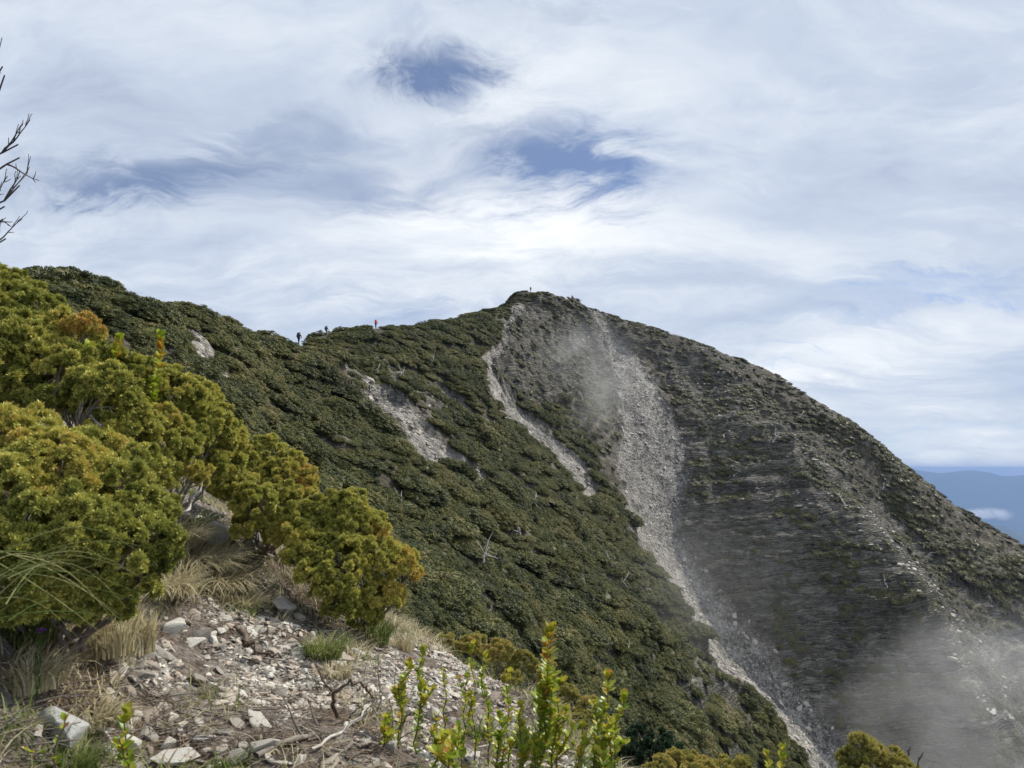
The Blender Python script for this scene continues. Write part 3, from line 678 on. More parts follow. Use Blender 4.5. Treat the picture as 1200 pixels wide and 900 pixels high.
def spread_scree():
    r = np.random.default_rng(77)
    x, y = jitter_grid(-40, 75, 60, 262, .62, 23); z, sc, rk, n, px, py, dep, face = site(x, y)
    nz = fbm(x * .25, y * .25, None, 3, 231)
    big = (px > 690) & (px < 1040)
    keep = (sc > .30) & (r.random(len(x)) < .62 + .3 * nz)
    # blocks along ledges of the rock faces and on the top
    lz = (rk > .3) & (sc < .3) & (r.random(len(x)) < .14 * (1 + 2.2 * fbm(x * .12, y * .12, z * .2, 3, 241))) & (n[:, 2] > .66) & ~((px > 790) & (py > 560) & (px < 1010))
    keep |= lz
    P = np.stack([x, y, z], 1)[keep]; m = keep.sum()
    s_ = np.exp(r.normal(-1.60, .62, m)); s_ = np.clip(s_, .08, .85) * np.where(big[keep], 1.0, .9)
    order = np.argsort(-s_ / dep[keep]); own = order[:160]; rest = order[160:]
    rot = lay(n[keep], r.uniform(0, 6.3, m), .8) + r.normal(0, .25, (m, 3)); protos = []
    for c, i in enumerate(own):
        o = link('scree_boulder', SCREE_ME[c % 8], None, P[i] + np.array([0, 0, .1 * s_[i]])); o.rotation_euler = rot[i]; o.scale = (s_[i] * 1.1,) * 3
        if px[keep][i] > 690 and sc[keep][i] > .3: tag(o, 'grey boulder lying in the broad scree gully below the summit', 'boulder', 'boulders in the broad scree gully')
        elif sc[keep][i] > .3: tag(o, 'pale boulder lying in one of the narrow scree runs left of the gully', 'boulder', 'boulders in the narrow scree runs')
        else: tag(o, 'grey block of rock lying on a ledge of the rocky summit faces', 'boulder', 'blocks on the rock ledges')
        if c < 8: protos.append(o)
    scatter('scree', protos, P[rest], rot[rest], s_[rest][:, None] * np.array([[1, 1, 1.1]]))
    # right shoulder: broken pale ledges along the crest of the spur
    x, y = jitter_grid(40, 130, 120, 250, 1.0, 29); z, sc, rk, n, px, py, dep, face = site(x, y)
    wob = 14 * fbm(x * .1, y * .1, None, 3, 251)
    d1 = seg_dist(px + wob, py + wob, [(800, 625, 2), (850, 598, 3), (905, 570, 5), (945, 590, 8), (1000, 600, 8), (1040, 640, 14), (1090, 700, 16), (1130, 760, 18), (1170, 820, 16)])
    d2 = seg_dist(px + wob, py - wob, [(870, 470, 4), (905, 490, 8), (925, 520, 8), (990, 545, 8)])
    keep = (np.minimum(d1, d2) < 4) & (r.random(len(x)) < .45) & (face > 0)
    P = np.stack([x, y, z], 1)[keep]; m = keep.sum(); s_ = np.clip(np.exp(r.normal(-.95, .5, m)), .15, 1.1)
    rot = lay(n[keep], r.uniform(-.5, .5, m), .25)
    scatter('broken_rock_ledges', protos, P, rot, s_[:, None] * np.array([[1.2, 1.0, .95]]))
spread_scree()

# ------------------------------------------------------------------ bleached snags on the slope
def snag_mesh(seed):
    r = np.random.default_rng(seed); ps = []
    main = wander((0, 0, 0), (.9 * r.uniform(.5, 1), r.uniform(-.3, .3), .8), 8, .2, r); ps.append((main, np.linspace(.07, .02, 8)))
    for k in range(6):
        a = main[r.integers(1, 7)]; e = a + r.normal(0, .35, 3) + np.array([.1, 0, .25]); ps.append((wander(a, e, 5, .2, r), np.linspace(.035, .010, 5)))
    return np_mesh('dead_branches', *tubes(ps, 5), [M['snag']], True)
SNAG = [snag_mesh(400 + i) for i in range(5)]
def ray_ground(px, py, d0=30, d1=290):
    d = np.linspace(d0, d1, 1400); c = cam_ray(px, py); x, y, z = c.x * d, c.y * d, c.z * d
    h = terrain_h(x, y)(ZZ); k = np.where(z < h)[0]
    return None if len(k) == 0 else Vector((x[k[0]], y[k[0]], h[k[0]]))
for i, (px, py, s_) in enumerate([(472, 604, 1.6), (622, 598, 2.0), (610, 632, 1.5), (565, 668, 2.0), (690, 618, 2.0), (718, 668, 1.8), (727, 690, 1.8), (623, 746, 1.6), (700, 723, .9), (692, 800, 1.9), (712, 768, 1.3),
                                  (730, 775, 1.3), (553, 415, 1.4), (505, 430, 1.6), (440, 440, 1.5), (470, 445, 1.5), (225, 405, 1.2), (268, 425, 1.0), (540, 585, 1.1), (770, 760, 1.4), (905, 520, 3), (935, 495, 2.6), (985, 535, 2.8), (1060, 560, 2.2), (1035, 575, 2.2), (860, 560, 2.4), (990, 592, 2.6), (1085, 655, 2.2), (1040, 690, 2.0)]):
    g = ray_ground(px, py)
    if g is None: continue
    o = link('dead_snag', SNAG[i % 5], None, g + Vector((0, 0, .5 if px < 800 else .1))); o.rotation_euler = (0, 0, random.uniform(0, 6)); o.scale = (s_,) * 3
    if px < 800: tag(o, 'bleached white dead branches sticking out of the green thicket below the ridge', 'dead branches', 'bleached snags in the green thicket')
    else: tag(o, 'bleached dead branches lying on the broken rock crest of the right hand spur', 'dead branches', 'bleached snags on the rocky spur')

# ------------------------------------------------------------------ near ground: the path bank
npix = [(250, 800, 3.6), (250, 890, 2.8), (100, 870, 2.6), (400, 850, 3.3), (400, 770, 4.6), (330, 722, 5.2), (240, 660, 5.4), (265, 605, 6), (120, 770, 3.0), (0, 770, 2.5), (0, 640, 3.2), (440, 740, 6), (500, 755, 7),
        (560, 830, 5), (620, 870, 4.5), (700, 900, 4.2), (450, 870, 3.4), (560, 790, 6.2), (560, 900, 3.8), (640, 830, 5.3), (330, 800, 3.9), (180, 740, 4.0)]
npts = [tuple(at(*p)) for p in npix] + [(a, b, c + b * .0333) for a, b, c in [(-3.3, 5, .1), (-3, 7, -.5), (-2.1, 6.5, -.8), (-5, 7, .5), (-6, 10, .4), (-4, 3, .4), (-3, 1.5, .1), (-2, 0, -.7), (0, 0, -1.55), (1.5, 2, -2.0), (-1.2, 1, -1.0), (0, -1.5, -1.6), (-3, -1.5, -.3),
        (-1, 9, -2.8), (0, 8.3, -3.2), (1, 7, -3.4), (1.6, 5.6, -3.3), (2.2, 4.6, -3.1), (2.6, 3.2, -3.1), (-2.5, 10, -1.9), (-3, 13, -2.6), (-7, 13, 0), (2.5, 0, -3.2), (4, 7, -7), (1.5, 10, -6), (-1, 12, -5), (4, 3, -5), (4, 0, -5),
        (-1.5, 14, -4.5), (-10, 13, .5), (-10, 5, .8), (-10, 0, -.3), (1.5, 3.5, -2.15), (1.15, 4.6, -2.35), (.9, 5, -2.4)]]
NT_ = TPS(npts, .02); NS = .03
nx = np.arange(-10.5, 4.2, NS); ny = np.arange(-2, 14.2, NS)
ngx = np.arange(-10.6, 4.4, .12); ngy = np.arange(-2.1, 14.4, .12); NC = NT_(*np.meshgrid(ngx, ngy))
def bil(A, gx_, gy_, st, x, y):
    fx = np.clip((np.asarray(x, float) - gx_[0]) / st, 0, len(gx_) - 1.001); fy = np.clip((np.asarray(y, float) - gy_[0]) / st, 0, len(gy_) - 1.001)
    i = fx.astype(int); j = fy.astype(int); tx = fx - i; ty = fy - j
    return (A[j, i] * (1 - tx) + A[j, i + 1] * tx) * (1 - ty) + (A[j + 1, i] * (1 - tx) + A[j + 1, i + 1] * tx) * ty
def near_fn(x, y):
    z = bil(NC, ngx, ngy, .12, x, y)
    return z + .07 * fbm(x * 1.3, y * 1.3, None, 4, 301) + .022 * fbm(x * 9, y * 9, None, 3, 311) + .008 * fbm(x * 40, y * 40, None, 2, 321)
NX_, NY_ = np.meshgrid(nx, ny); NZ = near_fn(NX_, NY_)
def gz(x, y): return float(bil(NZ, nx, ny, NS, x, y))
def near_hit(px, py, d0=1.2, d1=13.5):
    d = np.linspace(d0, d1, 3000); c = cam_ray(px, py); x, y, z = c.x * d, c.y * d, c.z * d
    h = bil(NZ, nx, ny, NS, x, y); k = np.where((z < h) & (x > -10.4) & (x < 4.1))[0]
    return None if len(k) == 0 else Vector((x[k[0]], y[k[0]], h[k[0]]))
def soil(t):
    pos = t.add('ShaderNodeNewGeometry').outputs['Position']
    a = t.noise(pos, 14, 8, .7); b_ = t.noise(pos, 2.2, 4, .6); c_ = t.noise(pos, 60, 4, .7)
    vo = t.add('ShaderNodeTexVoronoi', ins={'Vector': pos, 'Scale': 38.0, 'Randomness': 1.0})
    c = t.ramp(a, [(.3, (.035, .024, .017)), (.5, (.10, .07, .05)), (.7, (.24, .19, .15))])
    st = t.ramp(vo.outputs['Color'], [(.3, (.16, .14, .12)), (.8, (.38, .35, .31))])
    m_ = t.ramp(b_, [(.42, 0), (.58, .75)])
    c = t.mix(m_, c, st)
    h = t.math('ADD', t.math('MULTIPLY', vo.outputs['Distance'], -.8), t.math('ADD', a, t.math('MULTIPLY', c_, .4)))
    return principled(t, c, .95, h, .9, .03, .15)
M['soil'] = mat('path_soil', soil)
idx = np.arange(NX_.size).reshape(NX_.shape)
me = np_mesh('ground', np.stack([NX_, NY_, NZ], -1).reshape(-1, 3), np.stack([idx[:-1, :-1], idx[:-1, 1:], idx[1:, 1:], idx[1:, :-1]], -1).reshape(-1, 4), [M['soil']], True)
tag(link('ground', me), kind='structure')

def up_normal(x, y, e=.12):
    a = (gz(x + e, y) - gz(x - e, y)) / (2 * e); b = (gz(x, y + e) - gz(x, y - e)) / (2 * e)
    return Vector((-a, -b, 1)).normalized()

# ---- stones on the path
PATH = [(150, 905), (105, 860), (130, 800), (165, 745), (230, 700), (300, 715), (345, 735), (420, 775), (445, 750), (480, 742), (540, 760), (590, 800), (640, 845), (700, 905)]
def in_path(px, py): return inpoly(np.array([px]), np.array([py]), PATH)[0]
stones_placed = []
def stone(px, py, w_px, label, sz=(1, .8, .5), rz=None, mm='slab', k=0, tilt=0.0, sink=.25):
    g = near_hit(px, py)
    if g is None: return
    dep = g.y * math.cos(TILT) + g.z * math.sin(TILT); w = w_px / F * dep * .5
    b = STONE[k % 12]; o = link('rock', stone_mesh(b, 'rock', M[mm], .05, k), None, g + Vector((0, 0, w * sz[2] * (1 - sink) * .45)))
    o.scale = (w * sz[0] / 1.1, w * sz[1], w * sz[2] / .45); n = up_normal(g.x, g.y)
    q = n.to_track_quat('Z', 'Y') @ Quaternion((0, 0, 1), random.uniform(0, 6) if rz is None else rz) @ Quaternion((0, 1, 0), tilt); o.rotation_euler = q.to_euler()
    tag(o, label, 'rock'); stones_placed.append((g.x, g.y, w)); return o
stone(332, 716, 62, 'flat pale slab with a dark front face beside the path, under the lowest juniper', (1.0, .75, .55), .3, 'slab', 0, .1)
stone(352, 726, 22, 'small pinkish stone touching the right end of the pale slab', (1, .8, .5), .9, 'stone', 5)
stone(420, 768, 46, 'long narrow pale slab right of the green grass tuft', (1.1, .45, .35), -.5, 'slab', 2, .15)
stone(72, 872, 84, 'large jagged whitish rock in the bottom left corner of the picture', (1.2, .9, .55), .4, 'slab', 7, 0, .0)
stone(250, 634, 42, 'rounded grey boulder above the dry tussock, half under the juniper', (1, .9, .9), .2, 'slab', 7)
stone(295, 640, 40, 'dark grey boulder wedged in the bank between the two big junipers', (1, .9, .9), 1.2, 'stone', 1)
stone(272, 655, 30, 'dark block of rock leaning in the bank below the grey boulder', (1, .9, .9), 2.2, 'stone', 9)
stone(322, 640, 36, 'upright grey rock in shade under the middle juniper', (1, .7, 1.1), .6, 'stone', 3)
stone(203, 742, 30, 'tan squarish rock at the foot of the dry tussock', (1, .9, .9), .1, 'stone', 11)
stone(206, 892, 70, 'broad pale slab at the bottom edge left of the gravel', (1.2, .6, .35), -.2, 'slab', 0, .1)
stone(233, 800, 44, 'tan slab tilted on the path among smaller stones', (1.1, .8, .45), -.3, 'stone', 4, .25)
stone(194, 789, 26, 'smooth greenish white stone at the upper left of the path', (1, .8, .5), .3, 'slab', 8)
stone(267, 815, 34, 'grey brown wedge of rock in the middle of the path', (1, .8, .6), 1.4, 'stone', 6, -.2)
stone(196, 876, 34, 'low brown rock with a dark shaded front near the bottom edge', (1, .7, .5), .2, 'stone', 5)
stone(232, 868, 28, 'flat grey chip of rock right of the low brown rock', (1.1, .6, .35), -.3, 'slab', 2)
stone(458, 882, 26, 'rounded pale stone caught under the tangle of dead roots', (.9, .8, .8), .5, 'slab', 7)
stone(555, 893, 46, 'cream coloured slab at the bottom edge below the leafy stems', (1.2, .7, .4), .1, 'slab', 4)
stone(260, 742, 18, 'small grey stone perched at the right foot of the tussock', (1, .8, .7), .5, 'stone', 10)
stone(405, 760, 22, 'grey stone tucked behind the long narrow slab', (1, .7, .5), .5, 'stone', 2)
stone(300, 775, 24, 'brown flake of rock leaning against the dark root', (1, .8, .5), .8, 'stone', 1, .5)
r = np.random.default_rng(515); cnt = 0
cand = []
for k in range(5200):
    px, py = r.uniform(100, 720), r.uniform(690, 900)
    if not in_path(px, py): continue
    g = near_hit(px, py)
    if g is None: continue
    if py > 825 and px < 450 and r.random() < .62 * sstep(825, 850, py): continue
    if fbm(np.array([g.x * 2.1]), np.array([g.y * 2.1]), None, 3, 345)[0] < -.16 + .1 * r.random(): continue
    w = float(np.clip(np.exp(r.normal(-3.85, .55)), .010, .085)); cand.append((w / g.y * (1.0 if px < 420 else .7), w, g.copy(), px, py))
cand.sort(key=lambda c: -c[0]); taken = list(stones_placed)
for c in cand:
    if cnt >= 270: break
    _, w, g, px, py = c
    if any((g.x - a) ** 2 + (g.y - b) ** 2 < (.62 * (w + ww)) ** 2 for a, b, ww in taken): continue
    taken.append((g.x, g.y, w)); o = link('stone', STONE_ME[cnt % 12], None, g + Vector((0, 0, w * r.uniform(-.08, .16))))
    q = (up_normal(g.x, g.y) + Vector(r.normal(0, .22, 3))).normalized().to_track_quat('Z', 'Y') @ Quaternion((0, 0, 1), r.uniform(0, 6.3)); o.rotation_euler = q.to_euler(); o.scale = (w * r.uniform(.8, 1.2), w * r.uniform(.75, 1.1), w * r.uniform(.7, 1.3))
    if px < 450: tag(o, 'loose angular grey or tan stone lying on the gravel path below the junipers', 'stone', 'loose stones on the near part of the path')
    else: tag(o, 'small loose stone on the pale gravel strip behind the leafy stems', 'stone', 'loose stones on the gravel behind the leafy stems')
    cnt += 1
def gravel():
    r = np.random.default_rng(616); n = 150000
    x = r.uniform(-3.2, 1.8, n); y = r.uniform(1.8, 8.5, n); z = bil(NZ, nx, ny, NS, x, y); px, py, dep = to_photo(x, y, z)
    wob = 10 * fbm(x * 3, y * 3, None, 2, 331)
    k = inpoly(px + wob, py + wob, PATH); k |= r.random(n) < .05
    k &= (py < 940) & (px > -40) & (fbm(x * 2.6, y * 2.6, None, 4, 341, .65) > np.where(px > 470, -.10, np.where(py > 830, .10, -.04)) + r.uniform(-.1, .1, n))
    x, y, z = x[k], y[k], z[k]; n = len(x)
    sz = np.clip(np.exp(r.normal(-4.65, .62, n)), .003, .03); V, Fq, T = [], [], []; off = 0
    prot = [bm_arrays(stone_proto(700 + i, (.4, .6, .3)[i % 3], 9)) for i in range(5)]; pick = r.integers(0, 5, n)
    for i, (pv, pf) in enumerate(prot):
        m = pick == i; c = m.sum(); D = r.normal(0, .3, (c, 3)) + np.array([.15, -.1, 1.])
        v, f = stamp(pv, pf, frames(D, r.uniform(0, 6.3, c), sz[m]), np.stack([x[m], y[m], z[m] + sz[m] * .15], 1))
        V.append(v); Fq.append(f + off); off += len(v); T.append(np.repeat(r.random(c), len(pv)))
    me = np_mesh('gravel', np.concatenate(V), np.concatenate(Fq), [M['stone']], False, {'tint': np.concatenate(T)})
    tag(link('gravel', me), kind='stuff')
gravel()

# ---- junipers
def tuft_proto(seed, nb=3, per=10, L=.021, rad=.013, nl=.0110, nw=.0078):
    r = np.random.default_rng(seed); V, Fq = [], []; q = np.array([[-.5, 0, 0], [.5, 0, 0], [.28, .02, .7], [0, .05, 1.0]])
    q[:, 0] *= nw; q[:, 1] *= nl * 3; q[:, 2] *= nl; k = 0
    for b in range(nb):
        a = r.uniform(0, 6.3); d = np.array([math.cos(a) * .8 * (b > 0), math.sin(a) * .8 * (b > 0), 1.0]); d /= np.linalg.norm(d); Lb = L * r.uniform(.7, 1.1)
        t = (np.arange(per) + r.random(per)) / per; P = d[None] * (t * Lb)[:, None]
        an = np.arange(per) * 2.4 + r.uniform(0, 6); u = np.cross(d, [0.3, .8, .1]); u /= np.linalg.norm(u); w_ = np.cross(d, u)
        out = np.cos(an)[:, None] * u + np.sin(an)[:, None] * w_; D = out * (1.0 - .55 * t[:, None]) + d * (.4 + .7 * t[:, None]) + r.normal(0, .25, (per, 3))
        v, f = stamp(q, np.array([[0, 1, 2, 3]]), frames(D, r.uniform(0, 6.3, per), np.ones(per)), P + out * rad * .25)
        V.append(v); Fq.append(f + k); k += len(v)
    return np.concatenate(V), np.concatenate(Fq)
TUFT = [tuft_proto(900 + i) for i in range(6)]
def foliage_on(lobes, seed, dens=1.0, scale=1.0, down=-.5):
    """lobes: (x, y, z, r, tint) world; each lobe's skin carries rounded knots of short scaly twigs with gaps between"""
    r = np.random.default_rng(seed); V, Fq, T = [], [], []; off = 0; L = np.array([l[:4] for l in lobes])
    P, D, S_, TT = [], [], [], []; knots = []
    for (x, y, z, rr, tn) in lobes:
        rr = rr * 1.03; kr = .021 * scale; n = int(.9 * rr * rr * 4 * math.pi * .72 / (math.pi * kr * kr)) ; u = r.uniform(0, 2 * math.pi, n); c = r.uniform(down, 1, n); s_ = np.sqrt(1 - c * c)
        d = np.stack([np.cos(u) * s_, np.sin(u) * s_, c], 1)
        k = 1 + .62 * fbm(d[:, 0] * 2.4 + x * 9, d[:, 1] * 2.4 + y * 9, d[:, 2] * 2.4 + z * 9, 4, seed, .6) + r.normal(0, .07, n)
        p = np.array([x, y, z]) + d * (rr * k)[:, None] * np.array([1.05, 1.05, .88])
        ok = fbm(d[:, 0] * 2.3 + x * 7, d[:, 1] * 2.3 + y * 5, d[:, 2] * 2.3 + 9, 3, seed + 7, .6) > -.20
        ok &= np.all([((p - L[j, :3]) ** 2).sum(1) > (L[j, 3] * .70) ** 2 for j in range(len(L))], axis=0)
        ok &= p[:, 2] > bil(NZ, nx, ny, NS, p[:, 0], p[:, 1]) + .03
        kt = tn + .17 * fbm(p[:, 0] * 6, p[:, 1] * 6, p[:, 2] * 6, 2, 5) + r.normal(0, .07, n)
        for pp, dd, t in zip(p[ok], d[ok], kt[ok]): knots.append((pp, dd, kr * r.uniform(.6, 1.35), t))
    for pp, dd, kr, t in knots:
        m = max(5, int(dens * 15 * (kr / .021) ** 1.6)); q = r.normal(0, 1, (m, 3)); q /= np.linalg.norm(q, axis=1, keepdims=True)
        q += dd * .75 + np.array([0, 0, .25]); q /= np.linalg.norm(q, axis=1, keepdims=True) + 1e-6
        P.append(pp + q * kr * np.array([1, 1, .75]) * r.uniform(.45, 1.0, (m, 1))); D.append(q + r.normal(0, .45, (m, 3)) + np.array([0, 0, .2])); S_.append(scale * r.uniform(.75, 1.25, m))
        TT.append(np.clip(t + r.normal(0, .05, m), 0, 1))
    P = np.concatenate(P); D = np.concatenate(D); S_ = np.concatenate(S_); TT = np.concatenate(TT); pick = r.integers(0, len(TUFT), len(P))
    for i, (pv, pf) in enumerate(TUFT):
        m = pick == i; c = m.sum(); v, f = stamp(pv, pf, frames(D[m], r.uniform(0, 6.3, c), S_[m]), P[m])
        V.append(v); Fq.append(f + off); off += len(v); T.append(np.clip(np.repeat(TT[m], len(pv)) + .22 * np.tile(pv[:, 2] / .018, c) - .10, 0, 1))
    return np.concatenate(V), np.concatenate(Fq), np.concatenate(T), P
def juniper(label, lobes_px, base_px, seed, m='juniper', dens=1.0, scale=1.0, name='juniper_bush', group=None, trunkr=.014):
    lobes = []
    for l in lobes_px:
        p = at(l[0], l[1], l[2]); lobes.append((p.x, p.y, p.z, l[3], (l[4] if len(l) > 4 else .45) - (.03 if m == 'juniper' else 0)))
    bx, by = at(*base_px)[:2]; base = np.array([bx, by, gz(bx, by)])
    V, Fq, T, P = foliage_on(lobes, seed, dens, scale)
    root = empty(name, base); tag(root, label, 'bush', group)
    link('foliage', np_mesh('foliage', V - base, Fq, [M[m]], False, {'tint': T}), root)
    r = np.random.default_rng(seed + 1); ps = []
    for (x, y, z, rr, tn) in lobes:
        c = np.array([x, y, z]) - base; st = np.array([r.normal(0, .05), r.normal(0, .05), -.03]); W = wander(st, c - [0, 0, rr * .3], 9, .16, r)
        g_ = bil(NZ, nx, ny, NS, W[:, 0] + bx, W[:, 1] + by) - base[2]; W[1:, 2] = np.maximum(W[1:, 2], g_[1:] + .03)
        ps.append((W, np.linspace(trunkr, trunkr * .4, 9)))
        for k in range(9):
            d = r.normal(0, 1, 3); d /= np.linalg.norm(d); a = W[r.integers(5, 9)]
            ps.append((wander(a, c + d * rr * r.uniform(.7, 1.0), 6, .2, r), np.linspace(trunkr * .38, trunkr * .12, 6)))
    v, f = tubes(ps, 5); link('branches', np_mesh('branches', v, f, [M['bark']], True), root)
    return root
juniper('tall yellow green juniper at the left edge, its top standing against the sky', [(-2, 345, 4.8, .17), (-45, 345, 4.9, .27, .35), (-20, 375, 4.6, .22), (38, 372, 4.7, .15), (75, 392, 4.6, .12, .62), (100, 388, 4.5, .08, .78), (18, 410, 4.4, .20), (-30, 440, 4.2, .25, .3),
        (58, 420, 4.4, .13), (5, 465, 4.2, .16, .3), (92, 430, 4.3, .08), (20, 346, 4.9, .08)], (10, 640, 4.3), 1, group=None)
juniper('big rounded juniper nearest the camera at the left, rusty yellow on its crown', [(60, 555, 2.75, .155, .62), (118, 580, 2.85, .15, .45), (143, 640, 2.7, .14, .40), (170, 600, 2.9, .085, .45), (60, 630, 2.55, .17, .35), (0, 590, 2.6, .17, .6), (98, 535, 3.0, .10, .5), (20, 520, 2.9, .12, .62),
        (155, 685, 2.72, .065, .42), (100, 680, 2.62, .095, .35), (-15, 660, 2.4, .15, .35), (180, 655, 2.8, .055, .45), (60, 705, 2.6, .11, .35), (120, 712, 2.75, .07, .35), (20, 700, 2.45, .10, .35)], (70, 770, 2.9), 2, dens=1.25, scale=.86)
juniper('spreading olive juniper in the middle of the left bank, behind the nearest one', [(150, 448, 4.6, .17, .42), (205, 470, 4.8, .18, .48), (240, 505, 4.9, .16, .45), (190, 520, 4.4, .15, .45), (145, 500, 4.1, .15, .42), (110, 462, 4.3, .14, .5), (255, 545, 5.0, .12, .42), (172, 556, 4.0, .11, .42), (222, 555, 4.6, .09, .62),
        (125, 428, 4.5, .10, .4), (262, 515, 5.3, .13, .5), (235, 470, 5.1, .10, .55), (150, 540, 3.7, .10, .4), (120, 455, 3.9, .12, .4), (85, 430, 4.1, .11, .5), (75, 470, 4.0, .12, .35), (185, 495, 4.4, .09, .75)], (140, 620, 4.4), 3)
juniper('bright yellow green juniper mound above the dark boulders', [(298, 545, 6.0, .20, .48), (335, 562, 5.9, .17, .52), (275, 575, 5.6, .14, .48), (318, 598, 5.6, .17, .45), (350, 590, 5.8, .12, .68), (292, 618, 5.4, .09, .42), (262, 530, 5.9, .11, .5), (335, 625, 5.5, .11, .42), (356, 560, 5.9, .07, .8), (370, 600, 5.7, .11, .5), (345, 622, 5.5, .12, .45), (300, 590, 5.3, .11, .4)], (310, 670, 6.0), 4)
juniper('lowest juniper of the left bank, reaching out over the valley with orange tips', [(398, 612, 5.7, .19, .48), (430, 618, 5.75, .13, .5), (365, 645, 5.4, .14, .45), (405, 660, 5.4, .18, .45), (445, 655, 5.5, .14, .5), (472, 668, 5.5, .10, .62), (445, 698, 5.4, .11, .6), (392, 692, 5.2, .11, .45), (358, 612, 5.6, .11, .45),
        (438, 632, 5.7, .08, .75), (482, 672, 5.5, .05, .75), (415, 585, 5.8, .07, .5), (380, 625, 5.6, .13, .5), (458, 700, 5.4, .08, .5), (470, 655, 5.6, .08, .55), (345, 655, 5.3, .07, .45), (400, 712, 5.2, .09, .35), (428, 722, 5.35, .08, .4), (372, 672, 5.2, .10, .4)], (425, 752, 5.8), 5)
juniper('low rusty yellow juniper at the bottom edge, right of the dark green bush', [(790, 890, 4.5, .045, .6), (812, 898, 4.5, .06, .55), (842, 898, 4.5, .05, .6), (865, 905, 4.4, .06, .5), (775, 905, 4.3, .07, .45), (820, 915, 4.3, .09, .45)], (820, 960, 4.5), 6, 'juniper_rust', 1.5, .8)
juniper('conical rusty yellow juniper alone at the bottom edge on the right', [(1004, 868, 3.5, .026, .62), (1022, 882, 3.5, .036, .55), (1000, 892, 3.5, .05, .5), (1045, 895, 3.5, .045, .5), (1010, 915, 3.4, .07, .45), (1060, 915, 3.4, .06, .4)], (1030, 960, 3.5), 7, 'juniper_rust', 1.7, .75)
juniper('small dark green bush at the edge of the drop, between leafy stems and rusty juniper', [(750, 862, 5.0, .06, .5), (775, 870, 5.0, .06, .5), (765, 885, 4.9, .08, .45), (740, 885, 4.9, .06, .5), (795, 885, 4.9, .05, .5)], (765, 930, 5), 8, 'juniper_dark', 1.5, .8, 'evergreen_bush')
juniper('low olive juniper behind the gravel strip, at the edge of the drop', [(520, 752, 7.2, .07, .5), (550, 758, 7.1, .09, .55), (585, 765, 7.0, .10, .55), (615, 778, 6.9, .10, .5), (640, 790, 6.7, .07, .7), (600, 795, 6.6, .06, .5), (560, 750, 7.3, .06, .45)], (580, 800, 7.1), 9, 'juniper_rust', 1.0, .9)
juniper('sparse low juniper on the drop behind the tallest leafy stem', [(665, 815, 5.8, .07, .5), (690, 830, 5.6, .07, .55), (655, 835, 5.5, .05, .6), (680, 850, 5.4, .06, .45)], (675, 880, 5.6), 10, 'juniper_rust', .8, .9)

# ---- grasses
def grass_mesh(n, rad, h, seed, mname, bend=.7, lean=(0, 0), w=.0042, name='grass'):
    r = np.random.default_rng(seed); k = 6; t = np.linspace(0, 1, k)
    a = r.uniform(0, 6.3, n); rr = rad * np.sqrt(r.random(n)); bx, by = rr * np.cos(a), rr * np.sin(a)
    H = h * r.uniform(.45, 1.15, n); az = a + r.normal(0, .9, n); bd = bend * r.uniform(.3, 1.3, n)
    dx = np.cos(az) * bd + lean[0]; dy = np.sin(az) * bd + lean[1]
    X = bx[:, None] + dx[:, None] * H[:, None] * t ** 1.8; Y = by[:, None] + dy[:, None] * H[:, None] * t ** 1.8
    dn = np.hypot(dx, dy); Z = H[:, None] * (t - .42 * np.minimum(dn, 1.9)[:, None] * t ** 2.4) - .02
    px_, py_ = -np.sin(az + .6), np.cos(az + .6); ww = w * r.uniform(.6, 1.3, n)[:, None] * (1 - t) ** .6
    A = np.stack([X - px_[:, None] * ww, Y - py_[:, None] * ww, Z], -1); B = np.stack([X + px_[:, None] * ww, Y + py_[:, None] * ww, Z], -1)
    V = np.stack([A, B], 2).reshape(-1, 3); base = (np.arange(n) * k * 2)[:, None]; j = np.arange(k - 1)[None] * 2
    Fq = np.stack([base + j, base + j + 1, base + j + 3, base + j + 2], -1).reshape(-1, 4)
    tint = np.repeat(np.clip(r.normal(.5, .22, n), 0, 1), k * 2)
    return np_mesh(name, V, Fq, [M[mname]], True, {'tint': tint})
def tussock(px, py, n, rad, h, seed, mname, label, bend=.7, lean=(0, 0), w=.0042, name='grass_tuft'):
    g = near_hit(px, py)
    if g is None: return
    o = link(name, grass_mesh(n, rad, h, seed, mname, bend, lean, w), None, g); tag(o, label, 'grass tuft'); return o
tussock(232, 668, 900, .20, .30, 1, 'grass_dry', 'largest dry straw coloured tussock on the bank between the two big junipers', 1.0, (.5, -.5))
tussock(205, 640, 700, .17, .30, 2, 'grass_dry', 'dry tussock at the top of the bank, against the nearest juniper', .9, (.5, -.4))
tussock(262, 690, 700, .16, .26, 3, 'grass_dry', 'dry tussock hanging over the upper edge of the path', 1.0, (.4, -.7))
tussock(195, 695, 600, .16, .26, 4, 'grass_dry', 'dry tussock right below the edge of the nearest juniper', 1.0, (.3, -.7))
tussock(285, 712, 350, .10, .18, 5, 'grass_dry', 'thin dry tuft left of the flat pale slab', .8, (.3, -.4))
tussock(235, 625, 220, .12, .20, 26, 'grass_green', 'greenish tuft at the upper rim of the dry bank', .7, (.2, -.2))
tussock(378, 768, 420, .11, .17, 6, 'grass_green', 'bushy green grass tuft on the path left of the long slab', .8, (.1, -.1))
tussock(392, 790, 260, .08, .11, 7, 'grass_dry', 'dry flattened tuft just below the green grass tuft', 1.1)
tussock(440, 752, 300, .10, .20, 8, 'grass_green', 'grass tuft under the lowest juniper at the start of the gravel strip', .6)
tussock(470, 760, 220, .09, .16, 9, 'grass_dry', 'dry grass at the upper end of the gravel strip', .7)
tussock(110, 760, 650, .15, .26, 10, 'grass_dry', 'dry grass hanging below the nearest juniper', .5, (0, -.5))
